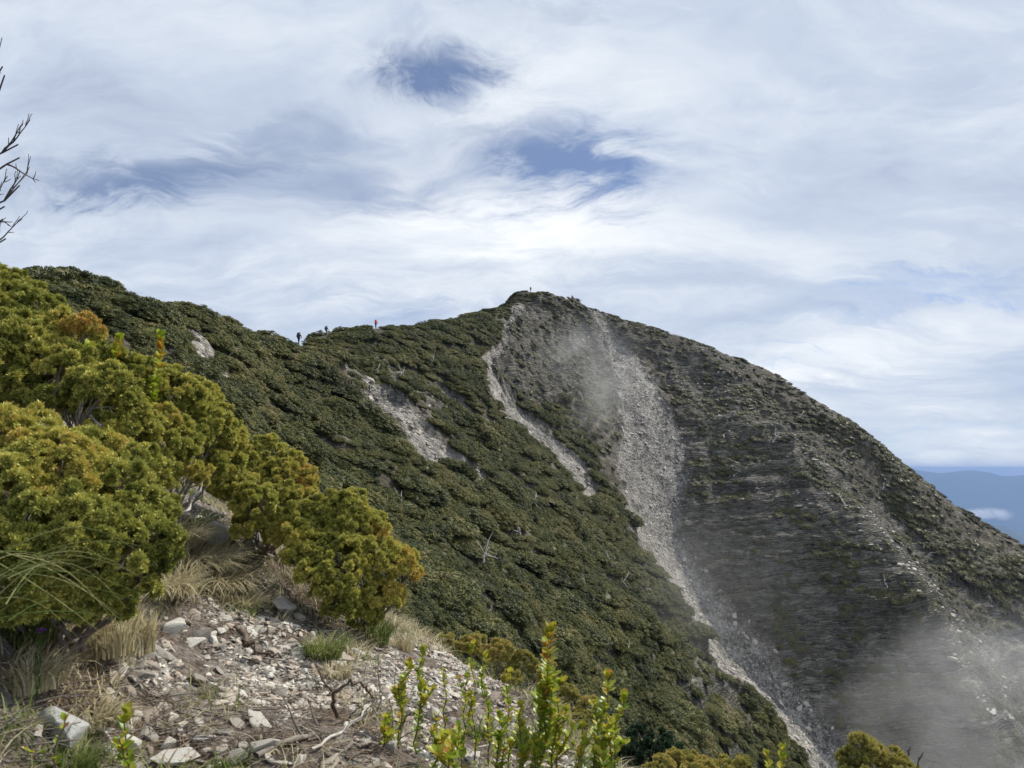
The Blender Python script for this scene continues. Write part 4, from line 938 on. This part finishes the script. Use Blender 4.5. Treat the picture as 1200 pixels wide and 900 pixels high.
tussock(150, 760, 450, .11, .24, 11, 'grass_dry', 'dry stalks hanging down at the upper left end of the path', .4, (.1, -.6))
tussock(30, 745, 420, .12, .19, 12, 'grass_green', 'green and straw grass beside the purple flowers', .7)
tussock(25, 800, 420, .12, .16, 13, 'grass_dry', 'dry matted grass at the left edge of the picture, above the whitish rock', .9)
tussock(100, 845, 260, .10, .11, 14, 'grass_dry', 'flattened dry grass beside the large whitish rock', 1.2)
tussock(80, 900, 260, .08, .11, 15, 'grass_green', 'grass in front of the large whitish rock', .7)
tussock(268, 893, 170, .06, .06, 16, 'grass_green', 'short green tuft at the bottom edge right of the pale slab', .8)
tussock(625, 880, 420, .12, .20, 17, 'grass_green', 'long bladed green grass round the foot of the tallest leafy stem', .6)
tussock(560, 862, 200, .09, .13, 18, 'grass_green', 'green grass between the leafy stems in the middle', .8)
tussock(690, 885, 350, .12, .17, 19, 'grass_dry', 'pale dry grass at the foot of the right hand leafy stems', .7)
tussock(730, 895, 350, .12, .17, 20, 'grass_dry', 'pale dry grass at the right end of the near bank', .7)
tussock(590, 775, 180, .07, .10, 21, 'grass_green', 'bright green tuft at the far edge of the gravel strip', .6)
def bank_grass():
    r = np.random.default_rng(81); n = 75000; x = r.uniform(-4.2, 1.6, n); y = r.uniform(1.5, 7.5, n); z = bil(NZ, nx, ny, NS, x, y); px, py, dep = to_photo(x, y, z)
    pin = inpoly(px, py, PATH); rim = seg_dist(px, py, [(a, b, 0) for a, b in PATH]) < 12; nn = fbm(x * 2.4, y * 2.4, None, 3, 371)
    k = (py < 960) & (px > -60) & (px < 900) & (((~pin) & (nn > -.30) & (r.random(n) < .8)) | (rim & (nn > .05)) | (pin & (nn > .42) & (r.random(n) < .3)))
    x, y, z = x[k], y[k], z[k]; n = len(x); kk = 5; t = np.linspace(0, 1, kk); H = r.uniform(.05, .17, n); az = r.uniform(0, 6.3, n); bd = r.uniform(.4, 1.5, n)
    dx = np.cos(az) * bd + .25; dy = np.sin(az) * bd - .35; X = x[:, None] + (dx * H)[:, None] * t ** 1.8; Y = y[:, None] + (dy * H)[:, None] * t ** 1.8
    Z = z[:, None] - .01 + H[:, None] * (t - .42 * np.minimum(np.hypot(dx, dy), 1.9)[:, None] * t ** 2.4); sx, sy = -np.sin(az + .6), np.cos(az + .6); ww = .0032 * r.uniform(.6, 1.4, n)[:, None] * (1 - t) ** .6
    A = np.stack([X - sx[:, None] * ww, Y - sy[:, None] * ww, Z], -1); B = np.stack([X + sx[:, None] * ww, Y + sy[:, None] * ww, Z], -1)
    V = np.stack([A, B], 2).reshape(-1, 3); b0 = (np.arange(n) * kk * 2)[:, None]; j = np.arange(kk - 1)[None] * 2; Fq = np.stack([b0 + j, b0 + j + 1, b0 + j + 3, b0 + j + 2], -1).reshape(-1, 4)
    gr = (fbm(x * 3, y * 3, None, 2, 377) > .18)[:, None].repeat(kk - 1, 1).ravel().astype(int)
    tag(link('bank_grass', np_mesh('bank_grass', V, Fq, [M['grass_dry'], M['grass_green']], True, {'tint': np.repeat(np.clip(r.normal(.5, .25, n), 0, 1), kk * 2)}, gr)), kind='stuff')
bank_grass()
def long_blades():
    r = np.random.default_rng(8); ps = []
    for k in range(26):
        a = at(r.uniform(-40, 20), r.uniform(640, 730), 2.0 + r.uniform(0, .3)); e = at(r.uniform(60, 210), r.uniform(640, 760), 2.2 + r.uniform(0, .2))
        t = np.linspace(0, 1, 9)[:, None]; P = np.array(a) * (1 - t) + np.array(e) * t; P[:, 2] += .07 * np.sin(math.pi * t[:, 0]) * r.uniform(.2, 1.3)
        ps.append((P, .0022 * (1 - .85 * t[:, 0])))
    V, f = tubes(ps, 3); b = np.array(at(-10, 760, 2.3)); b[2] = gz(b[0], b[1])
    o = link('grass_tuft', np_mesh('grass', V - b, f, [M['grass_green']], True, {'tint': np.repeat(r.uniform(.3, 1, len(ps)), 27)}), None, Vector(b)); tag(o, 'long arching grass blades in front of the nearest juniper at the left edge', 'grass tuft')
long_blades()
M['litter'] = leaf_mat('brown_litter', [(0, (.07, .045, .028)), (.5, (.20, .14, .09)), (1, (.42, .34, .22))], 5, .05)
def litter():
    r = np.random.default_rng(18); n = 26000; x = r.uniform(-3.2, 1.6, n); y = r.uniform(1.6, 7.5, n); z = bil(NZ, nx, ny, NS, x, y); px, py, d = to_photo(x, y, z)
    k = (py < 930) & (px > -40) & (px < 800) & ((fbm(x * 1.6, y * 1.6, None, 2, 351) > 0) | ((py > 815) & (px < 470))); x, y, z = x[k], y[k], z[k]; n = len(x); a = r.uniform(0, 6.3, n); L = r.uniform(.015, .06, n)
    q = np.array([[-1, -.035, 0], [1, -.035, 0], [1, .035, 0], [-1, .035, 0], [0, 0, .05]]); f = np.array([[0, 1, 4], [1, 2, 4], [2, 3, 4], [3, 0, 4]])
    D = r.normal(0, .22, (n, 3)) + [0, 0, 1]; V, Fq = stamp(q, f, frames(D, a, L), np.stack([x, y, z + .006], 1))
    ps = []
    for _ in range(1500):
        px, py = r.uniform(-20, 760), r.uniform(690, 900)
        if r.random() > (1.0 if py > 800 else .4): continue
        g = near_hit(px, py)
        if g is None: continue
        L = r.uniform(.03, .16); a = r.uniform(0, 6.3); d = np.array([math.cos(a), math.sin(a), r.normal(0, .12)]) * L; p0 = np.array(g) + [0, 0, r.uniform(.004, .015)]
        W = wander(p0, p0 + d, 4, .2, r); W[:, 2] = np.maximum(W[:, 2], bil(NZ, nx, ny, NS, W[:, 0], W[:, 1]) + .004); rr = r.uniform(.0012, .0035); ps.append((W, np.linspace(rr, rr * .5, 4)))
    tv, tf = tubes(ps, 4); tag(link('twig_litter', np_mesh('twig_litter', tv, tf, [M['bark']], True)), kind='stuff')
    tag(link('leaf_litter', np_mesh('leaf_litter', V, Fq, [M['litter']], False, {'tint': np.repeat(r.uniform(0, .8, n), 5)})), kind='stuff')
litter()

# ---- upright leafy stems
LQ = np.array([[0, 0, 0], [-.26, .35, .05], [0, .40, -.02], [.26, .35, .05], [-.36, .72, .10], [0, .75, .04], [.36, .72, .10], [0, 1.02, .10]]) * 1.65
LF = np.array([[0, 2, 1, 1], [0, 3, 2, 2], [1, 2, 5, 4], [2, 3, 6, 5], [4, 5, 7, 7], [5, 6, 7, 7]])
def leafy(base_px, top_px, d, seed, label, leaf=.023, dens=1.0, side=0, bushy=1.0, group=None):
    r = np.random.default_rng(seed); t0 = at(*top_px, d); g = near_hit(*base_px, d0=d * .8, d1=d * 1.25)
    b = np.array((at(*base_px, d))); b[2] = gz(b[0], b[1]) - .005; e = np.array(t0)
    root = empty('leafy_plant', b); tag(root, label, 'plant', group); main = wander((0, 0, 0), e - b, 12, .11, r); L = np.linalg.norm(e - b)
    stems = [(main, np.linspace(.0045, .0018, 12))]
    for k in range(side):
        i = r.integers(2, 8); a = main[i]; q = a + np.array([r.uniform(-.09, .09), r.uniform(-.07, .07), 0]) + (e - b) / L * r.uniform(.25, .6) * (L - np.linalg.norm(a)); stems.append((wander(a, q, 8, .08, r), np.linspace(.003, .0015, 8)))
    v, f = tubes(stems, 5); link('stem', np_mesh('stem', v, f, [M['darkwood']], True), root)
    tri = np.array([[a[0], a[1], a[2]] for a in LF] + [[a[0], a[2], a[3]] for a in LF if a[2] != a[3]])
    P, D, Sp, S_, T = [], [], [], [], []
    for P0, _ in stems:
        Ls = np.linalg.norm(P0[-1] - P0[0]); nw = max(3, int(Ls / .017 * dens))
        for w in range(nw):
            t = (w + r.random() * .6) / nw
            if r.random() < .22 * (1 - t): continue
            k = t * (len(P0) - 1); i = min(int(k), len(P0) - 2); p = P0[i] + (P0[i + 1] - P0[i]) * (k - i); m = r.integers(3, 6) + (2 if t > .9 else 0)
            for q in range(m):
                a = r.uniform(0, 6.3); up = r.uniform(.35, 1.0) + (.9 if t > .92 else 0); d_ = np.array([math.cos(a), math.sin(a), up]); P.append(p); D.append(d_); S_.append(leaf * bushy * r.uniform(.45, 1.25) * (1.0 - .25 * (t < .2)))
                T.append(np.clip(r.normal(.44 + .20 * t, .15) + (.25 if r.random() < .07 else 0), 0, 1))
    P = np.array(P); D = np.array(D); D /= np.linalg.norm(D, axis=1, keepdims=True); n = len(P)
    Xa = np.cross(D, [0, 0, 1.]); Xa /= np.linalg.norm(Xa, axis=1, keepdims=True) + 1e-6; Za = np.cross(Xa, D); Mx = np.stack([Xa, D, Za], 2) * np.array(S_)[:, None, None]
    v, f = stamp(LQ, tri, Mx, P); link('leaves', np_mesh('leaves', v, f, [M['barberry']], True, {'tint': np.repeat(T, len(LQ))}), root)
    return root
leafy((468, 868), (477, 776), 3.5, 1, 'leafy stem furthest left of the row along the gravel, beside the dead roots', .022, 1.2, 2)
leafy((490, 885), (496, 760), 3.5, 2, 'upright leafy stem with a slender yellow tip, second from the left of the row', .021, 1.1, 2)
leafy((518, 836), (521, 785), 4.0, 3, 'short thin leafy stem standing alone on the gravel strip', .015, .8, 0)
leafy((536, 880), (548, 792), 3.7, 4, 'sparse leafy stem in front of the gravel strip, with a reddish foot', .018, .8, 1)
leafy((556, 876), (555, 755), 3.8, 5, 'tall leafy stem with small yellow leaves in the middle of the gravel strip', .019, .9, 2)
leafy((572, 880), (569, 766), 3.9, 6, 'leafy stem with a bright yellow top just right of the middle', .021, .9, 1)
leafy((597, 885), (598, 788), 3.7, 7, 'leafy stem left of the tallest one, with an orange tinged top', .021, 1.1, 1)
leafy((626, 896), (646, 738), 3.4, 8, 'tallest and leafiest upright stem, bright yellow at the top', .027, 1.3, 3, 1.05)
leafy((655, 888), (650, 822), 3.6, 9, 'low leafy stem at the right foot of the tallest one', .020, 1.0, 1)
leafy((690, 905), (713, 790), 3.4, 10, 'leafy stem leaning right, upper left of the last pair of the row', .024, 1.2, 3)
leafy((702, 915), (732, 815), 3.4, 11, 'leafy stem furthest right of the row, with a lime green tip', .024, 1.2, 2)
leafy((905, 930), (917, 878), 3.6, 12, 'small lime green sprig poking up at the bottom edge in the right half', .022, 1.3, 1)
leafy((888, 930), (897, 884), 3.6, 13, 'tiny yellowish sprig left of the lime green one at the bottom edge', .018, 1.1, 0)
leafy((1080, 940), (1076, 896), 3.5, 14, 'tip of a leafy sprig at the bottom edge right of the conical juniper', .02, 1.0, 0)
leafy((520, 900), (530, 868), 3.2, 15, 'low broad leaved green sprout at the bottom between the stems', .030, 1.0, 2)
for k_, (bx_, by_, tx_, ty_, d_, lab_) in enumerate([
 (448, 892, 452, 838, 3.2, 'short leafy shoot at the left end of the row, over the rounded pale stone'), (508, 888, 512, 838, 3.3, 'low leafy shoot between the second and third stems of the row'),
 (540, 900, 538, 850, 3.1, 'low leafy shoot at the bottom, in front of the reddish footed stem'), (582, 898, 584, 835, 3.3, 'low leafy shoot just left of the orange topped stem'),
 (612, 895, 612, 826, 3.3, 'low leafy shoot pressed against the left of the tallest stem'), (640, 905, 662, 800, 3.5, 'slim leafy stem just right of the tallest one'),
 (672, 908, 682, 852, 3.3, 'low leafy shoot between the tallest stem and the last pair'), (722, 910, 716, 848, 3.3, 'dense leafy shoot filling the foot of the last pair of stems')]):
    leafy((bx_, by_), (tx_, ty_), d_, 60 + k_, lab_, .022, 1.2, 2)
leafy((175, 440), (188, 392), 4.5, 16, 'bright green sprig sticking out of the top of the middle juniper', .030, 1.2, 1)
leafy((138, 450), (140, 398), 4.4, 17, 'yellow green sprig between the two upper junipers', .030, 1.2, 2)
leafy((112, 470), (106, 408), 4.2, 18, 'bright green leafy shoots right of the tall juniper', .034, 1.2, 3)
leafy((62, 905), (75, 840), 2.1, 22, 'small leafy twig in front of the whitish rock', .014, .8, 1)
leafy((158, 905), (150, 835), 2.3, 23, 'leafy green sprout at the bottom edge, left of the broad pale slab', .020, 1.0, 2)
def flowers():
    b = at(48, 738, 2.45); root = empty('flower', Vector((b.x, b.y, gz(b.x, b.y)))); tag(root, 'little cluster of purple flowers in the grass at the left edge', 'flower'); r = np.random.default_rng(3)
    pm = mat('purple_petals', lambda t: principled(t, (.22, .04, .42), .5)); q = np.array([[0, 0, 0], [-.4, .6, .2], [0, 1.0, .35], [.4, .6, .2]]); P, D = [], []
    st = []
    for k in range(5):
        e = np.array(b) - np.array(root.location) + r.normal(0, .008, 3); st.append((wander((0, 0, 0), e, 6, .05, r), np.full(6, .0012)))
        for a in range(7): P.append(e); D.append((math.cos(a * .9), math.sin(a * .9), .2))
    D = np.array(D); D /= np.linalg.norm(D, axis=1, keepdims=True); Xa = np.cross(D, [0, 0, 1.]); Xa /= np.linalg.norm(Xa, axis=1, keepdims=True)
    v, f = stamp(q, np.array([[0, 1, 2, 3]]), np.stack([Xa, D, np.cross(Xa, D)], 2) * .009, np.array(P)); link('petals', np_mesh('petals', v, f, [pm], True), root)
    v, f = tubes(st, 4); link('stem', np_mesh('stem', v, f, [M['grass_green']], True), root)
flowers()

# ---- dead wood
def deadwood(pts, r0, r1, m, label, side=4, seed=0, name='dead_branch', cat='branch', lift=.02):
    r = np.random.default_rng(seed); W = []
    for p in pts:
        if len(p) == 3: v = at(*p)
        else:
            v = near_hit(*p) or at(*p, 4); v = v + Vector((0, 0, lift))
        W.append(np.array(v))
    W = np.array(W); t = np.linspace(0, len(W) - 1, len(W) * 4); Pn = np.stack([np.interp(t, range(len(W)), W[:, k]) for k in range(3)], 1); Pn[1:-1] += r.normal(0, r0 * .8, (len(Pn) - 2, 3)); b = W[0].copy()
    ps = [(Pn - b, np.linspace(r0, r1, len(Pn)) * (1 + .2 * r.normal(0, 1, len(Pn)).clip(-1, 1)))]
    L = np.linalg.norm(W[-1] - W[0])
    for k in range(side):
        i = r.integers(2, len(Pn) - 1); e = Pn[i] - b + r.normal(0, .14, 3) * L + [0, 0, .06 * L]; ps.append((wander(Pn[i] - b, e, 6, .2, r), np.linspace(r1 * 1.1, r1 * .4, 6)))
    v, f = tubes(ps, 6); o = link(name, np_mesh(name, v, f, [M[m]], True), None, Vector(b)); tag(o, label, cat); return o
deadwood([(300, 893), (360, 868), (420, 850), (458, 835)], .014, .006, 'bark', 'long dead branch lying across the bottom of the path towards the leafy stems', 5, 1)
deadwood([(395, 845), (390, 812, 3.4), (415, 798, 3.4), (430, 806, 3.5), (437, 822)], .009, .006, 'darkwood', 'crooked dead root arching up from the path at the left of the leafy stems', 1, 2)
deadwood([(365, 885), (405, 858), (430, 838), (455, 812, 3.6)], .007, .003, 'dead', 'thin pale dead stick slanting up to the right across the roots', 3, 3)
deadwood([(380, 890), (420, 878), (460, 872), (500, 880)], .010, .004, 'bark', 'dead branch low among the roots, right of the path', 4, 4)
deadwood([(405, 895), (440, 882), (470, 850, 3.4), (480, 838, 3.4)], .007, .003, 'darkwood', 'dark forked twig rising behind the rounded pale stone', 4, 5)
deadwood([(275, 738), (290, 760), (310, 772), (330, 776)], .016, .006, 'darkwood', 'dark twisted root running down the bank to the path', 4, 6)
deadwood([(310, 775), (330, 778), (350, 770)], .004, .002, 'dead', 'thin curved white twig at the end of the dark root', 0, 7)
deadwood([(345, 720), (365, 735), (385, 748)], .010, .005, 'bark', 'short dead stick right of the flat pale slab', 2, 8)
deadwood([(95, 845), (115, 862), (135, 880)], .008, .004, 'dead', 'pale dead stick beside the large whitish rock', 1, 9)
deadwood([(190, 575, 4.6), (205, 590, 4.6), (215, 560, 4.6), (228, 535, 4.7)], .014, .006, 'dead', 'bleached bent limb standing out of the middle juniper', 5, 10)
deadwood([(195, 605, 4.6), (215, 600, 4.6), (232, 580, 4.7), (236, 548, 4.7)], .018, .006, 'dead', 'thick bleached limb curving up behind the dry bank', 6, 11)
deadwood([(200, 600), (222, 612), (250, 610), (262, 604)], .02, .008, 'dead', 'bleached root lying on top of the bank above the dry tussocks', 5, 12)
deadwood([(60, 470, 4.0), (70, 440, 4.1), (66, 415, 4.2)], .010, .004, 'bark', 'grey bare twig inside the tall juniper at the left edge', 4, 13)
deadwood([(120, 500, 3.9), (95, 470, 4.0), (85, 450, 4.0), (90, 430, 4.1)], .010, .004, 'dead', 'pale bare branch between the tall and the middle juniper', 5, 14)
deadwood([(1060, 905, 3.5), (1064, 885, 3.5), (1066, 875, 3.5)], .005, .002, 'bare', 'black bare twig beside the conical juniper', 2, 15)
deadwood([(1072, 905, 3.5), (1078, 890, 3.5), (1082, 882, 3.5)], .005, .002, 'bare', 'second bare twig, furthest right at the bottom edge', 1, 16)
deadwood([(560, 880), (580, 876), (605, 882), (625, 880)], .004, .002, 'dead', 'thin pale stick on the ground under the tallest leafy stem', 1, 17)
deadwood([(300, 640), (318, 652), (335, 665), (345, 690)], .010, .005, 'bark', 'dark dead branch under the middle juniper mound', 5, 18)

# ---- bare tree at the left edge
def bare_tree():
    d = 5.2; b = at(-120, 460, d); base = np.array([b.x, b.y, gz(b.x, b.y)]); root = empty('bare_tree', base); tag(root, 'leafless dark tree reaching in from the left edge against the sky', 'tree'); r = np.random.default_rng(44)
    top = np.array(at(-95, 40, d)) - base; tr = wander((0, 0, -.1), top, 14, .04, r); v, f = tubes([(tr, np.linspace(.05, .016, 14))], 8); link('trunk', np_mesh('trunk', v, f, [M['bare']], True), root); ps = []
    def grow(a, e, r0, lvl):
        P = wander(a, e, 8, .10, r); P[:, 2] += np.linspace(0, 1, 8) ** 2 * np.linalg.norm(e - a) * .12; ps.append((P, np.linspace(r0, max(r0 * .35, .002), 8)))
        if lvl <= 0: return
        L = np.linalg.norm(e - a); d_ = (e - a) / L
        for k in range(5 if lvl > 1 else 4):
            i = r.integers(2, 7); q = d_ * L * r.uniform(.10, .26) + np.array([0, r.normal(0, .3) * L * .3, 0]) + np.array([0, 0, r.choice([-.5, 1, .9]) * L * r.uniform(.12, .34)]); grow(P[i], P[i] + q, r0 * .5, lvl - 1)
    for (sy, ex, ey) in [(180, 8, 92), (195, 10, 106), (245, 26, 185), (272, 28, 200), (285, 28, 232), (300, 10, 258), (310, 8, 276), (322, 12, 292), (150, -25, 70), (250, -10, 180)]:
        sp = np.array(at(-100 + r.uniform(-4, 4), sy, d)) - base; ep = np.array(at(ex - 6, ey, d + r.uniform(-.25, .25))) - base; i = np.argmin(np.abs(tr[:, 2] - sp[2])); grow(tr[i], ep, .014, 2)
    v, f = tubes(ps, 5); link('branches', np_mesh('branches', v, f, [M['bare']], True), root)
bare_tree()

# ------------------------------------------------------------------ hikers on the ridge
def skin(name, joints, bones, m, parent, sub=2):
    me = bpy.data.meshes.new(name); me.from_pydata([j[0] for j in joints], bones, []); me.materials.append(m); o = link(name, me, parent)
    sk = o.modifiers.new('skin', 'SKIN'); sk.use_smooth_shade = True
    if not me.skin_vertices: me.attributes.new('dummy', 'FLOAT', 'POINT')
    bpy.context.view_layer.objects.active = o
    bm = bmesh.new(); bm.from_mesh(me); ly = bm.verts.layers.skin.verify()
    for v, j in zip(bm.verts, joints): v[ly].radius = (j[1], j[2] if len(j) > 2 else j[1]); v[ly].use_root = (v.index == 0)
    bm.to_mesh(me); bm.free(); sb = o.modifiers.new('sub', 'SUBSURF'); sb.levels = sb.render_levels = sub; return o
def plain(name, c, rough=.8): return mat(name, lambda t: principled(t, c, rough))
SKINM = plain('skin', (.45, .27, .19), .6); BLK = plain('black_cloth', (.02, .022, .028)); HAIR = plain('dark_hair', (.015, .012, .01))
def person(spot, rz, jacket, trousers, label, packc=None, packlabel=None, hat=None, lift=0.0, stride=.22, bend=.12):
    root = empty('person', spot + Vector((0, 0, lift)), rz); tag(root, label, 'person', 'hikers on the skyline')
    b = bend; hip = (0, 0, .93); chest = (b, 0, 1.30); neck = (b * 1.35, 0, 1.47); head = (b * 1.6, 0, 1.60)
    def leg(s, f): return [((0, s * .09, .90), .085), ((f * .5 + .04, s * .10, .50), .06), ((f, s * .10, .10), .042), ((f + .03, s * .10, .05), .04), ((f + .17, s * .11, .035), .03)]
    def arm(s, f): return [((b * 1.2, s * .19, 1.40), .05), ((b + f * .4, s * .25, 1.14), .04), ((b + f + .14, s * .22, .98), .03), ((b + f + .21, s * .21, .96), .026)]
    J = [(hip, .12, .14), ((b * .5, 0, 1.12), .11, .13), (chest, .12, .16), (neck, .05), (head, .078, .072), ((b * 1.7, 0, 1.70), .07, .065)]; E = [(0, 1), (1, 2), (2, 3), (3, 4), (4, 5)]
    for ch, root_i in ((leg(1, stride), 0), (leg(-1, -stride), 0), (arm(1, -.05), 2), (arm(-1, .12), 2)):
        p = root_i
        for j in ch: J.append(j); E.append((p, len(J) - 1)); p = len(J) - 1
    skin('body', J, E, SKINM, root)
    JJ = [(chest, .135, .175), ((b * .5, 0, 1.10), .13, .15), ((0, 0, .95), .135, .155), ((b * 1.25, 0, 1.43), .075)]; EE = [(0, 1), (1, 2), (0, 3)]
    for ch in (arm(1, -.05)[:3], arm(-1, .12)[:3]):
        p = 0
        for q, w in ch: JJ.append((q, w + .014)); EE.append((p, len(JJ) - 1)); p = len(JJ) - 1
    skin('jacket', JJ, EE, jacket, root)
    JJ = [((0, 0, .95), .13, .15)]; EE = []
    for ch in (leg(1, stride)[:3], leg(-1, -stride)[:3]):
        p = 0
        for q, w in ch: JJ.append((q, w + .014)); EE.append((p, len(JJ) - 1)); p = len(JJ) - 1
    skin('trousers', JJ, EE, trousers, root)
    bm = bmesh.new(); bmesh.ops.create_uvsphere(bm, u_segments=14, v_segments=8, radius=.098)
    bmesh.ops.delete(bm, geom=[v for v in bm.verts if v.co.z < -.03 and v.co.x > -.03], context='VERTS')
    bmesh.ops.translate(bm, verts=bm.verts, vec=(b * 1.65 - .01, 0, 1.675)); me = bpy.data.meshes.new('hat'); bm.to_mesh(me); bm.free(); me.materials.append(hat or HAIR); link('hat' if hat else 'hair', me, root)
    if packc:
        bm = bmesh.new(); bmesh.ops.create_cube(bm, size=1); bmesh.ops.scale(bm, verts=bm.verts, vec=(.26, .34, .58)); bmesh.ops.bevel(bm, geom=list(bm.edges), offset=.07, segments=3, affect='EDGES')
        bmesh.ops.create_cube(bm, size=1, matrix=Matrix.Translation((-.15, 0, -.08)) @ Matrix.Diagonal((.10, .22, .26, 1)))
        bmesh.ops.create_cube(bm, size=1, matrix=Matrix.Translation((0, 0, .32)) @ Matrix.Diagonal((.20, .28, .10, 1)))
        me = bpy.data.meshes.new('backpack'); bm.to_mesh(me); bm.free(); me.materials.append(packc); o = link('backpack', me)
        o.matrix_world = Matrix.Translation(root.location) @ Matrix.Rotation(rz, 4, 'Z') @ Matrix.Translation((b * .8 - .27, 0, 1.27)) @ Matrix.Rotation(b, 4, 'Y'); tag(o, packlabel, 'backpack')
person(HSPOT[0], R(70), BLK, BLK, 'hiker in dark clothes lowest on the ridge, in the dip of the skyline', BLK, 'black backpack on the hiker in the dip of the skyline', lift=0)
person(HSPOT[1], R(60), BLK, plain('grey_trousers', (.10, .10, .10)), 'hiker carrying a dark green pack halfway up the rocky knoll', plain('green_pack', (.02, .075, .055)), 'large dark green backpack on the hiker halfway up the knoll', lift=0)
person(HSPOT[2], R(80), plain('red_jacket', (.75, .05, .02)), BLK, 'hiker in a bright red jacket on top of the knoll', plain('red_pack', (.70, .07, .03)), 'red backpack on the hiker on top of the knoll', lift=0)
person(HSPOT[3], R(100), BLK, BLK, 'tiny hiker standing upright on the summit of the peak', lift=0, stride=.05, bend=.02)

# ------------------------------------------------------------------ air: haze, drifting mist, low cloud
def box_mesh(name, lo, hi, m):
    v = [(x, y, z) for x in (lo[0], hi[0]) for y in (lo[1], hi[1]) for z in (lo[2], hi[2])]
    me = bpy.data.meshes.new(name); me.from_pydata(v, [], [(0, 1, 3, 2), (4, 6, 7, 5), (0, 4, 5, 1), (2, 3, 7, 6), (0, 2, 6, 4), (1, 5, 7, 3)]); me.materials.append(m); return me
def vol_mat(name, dens, col=(1, 1, 1), aniso=.2, het=None):
    m = bpy.data.materials.new(name); m.use_nodes = True; t = NT(m.node_tree); t.n.clear(); out = t.add('ShaderNodeOutputMaterial')
    v = t.add('ShaderNodeVolumePrincipled', ins={'Color': (*col, 1), 'Density': dens, 'Anisotropy': aniso})
    if het:
        oc = t.add('ShaderNodeTexCoord').outputs['Object']; pos = t.add('ShaderNodeNewGeometry').outputs['Position']
        oc = t.vmath('ADD', oc, t.vmath('MULTIPLY', t.vmath('SUBTRACT', t.noise(pos, het[0] * .8, 3, .6, 0, 1), (.5, .5, .5)), (.9, .9, .9)))
        ln = t.add('ShaderNodeVectorMath', operation='LENGTH', ins={0: oc}).outputs['Value']
        edge = t.add('ShaderNodeMapRange', interpolation_type='SMOOTHSTEP', ins={0: ln, 1: .82, 2: .1, 3: 0.0, 4: 1.0}).outputs[0]
        n = t.noise(pos, het[0], 4, .6, .6); n = t.add('ShaderNodeMapRange', ins={0: n, 1: het[1], 2: het[2], 3: 0.0, 4: 1.0}).outputs[0]
        t.l.new(t.math('MULTIPLY', t.math('MULTIPLY', edge, n), dens), v.inputs['Density'])
    t.l.new(v.outputs[0], out.inputs['Volume']); return m
tag(link('haze', box_mesh('haze', (-34000, -34000, -3400), (34000, 34000, 70), vol_mat('haze_air', 5.6e-5, (.30, .45, .78), .0))), kind='stuff')
def puff(name, c, rad, m, rz=0):
    bm = bmesh.new(); bmesh.ops.create_icosphere(bm, subdivisions=3, radius=1); me = bpy.data.meshes.new(name); bm.to_mesh(me); bm.free(); me.materials.append(m)
    o = link(name, me, None, c); o.scale = rad; o.rotation_euler = (0, 0, rz); tag(o, kind='stuff'); return o
puff('mist', at(1190, 860, 120), (44, 18, 27), vol_mat('mist_bright', .075, (1, 1, 1), .6, (.055, .34, .68)))
puff('mist', at(690, 440, 180), (24, 16, 21), vol_mat('mist_veil', .048, (1, 1, 1), .6, (.06, .42, .66)))
puff('mist', at(830, 700, 115), (26, 16, 22), vol_mat('mist_thin', .013, (1, 1, 1), .6, (.05, .35, .7)))
puff('low_cloud', at(1158, 602, 15500), (620, 500, 190), vol_mat('low_cloud_vapour', .012, (1, 1, 1), .3, (.0022, .40, .55)))
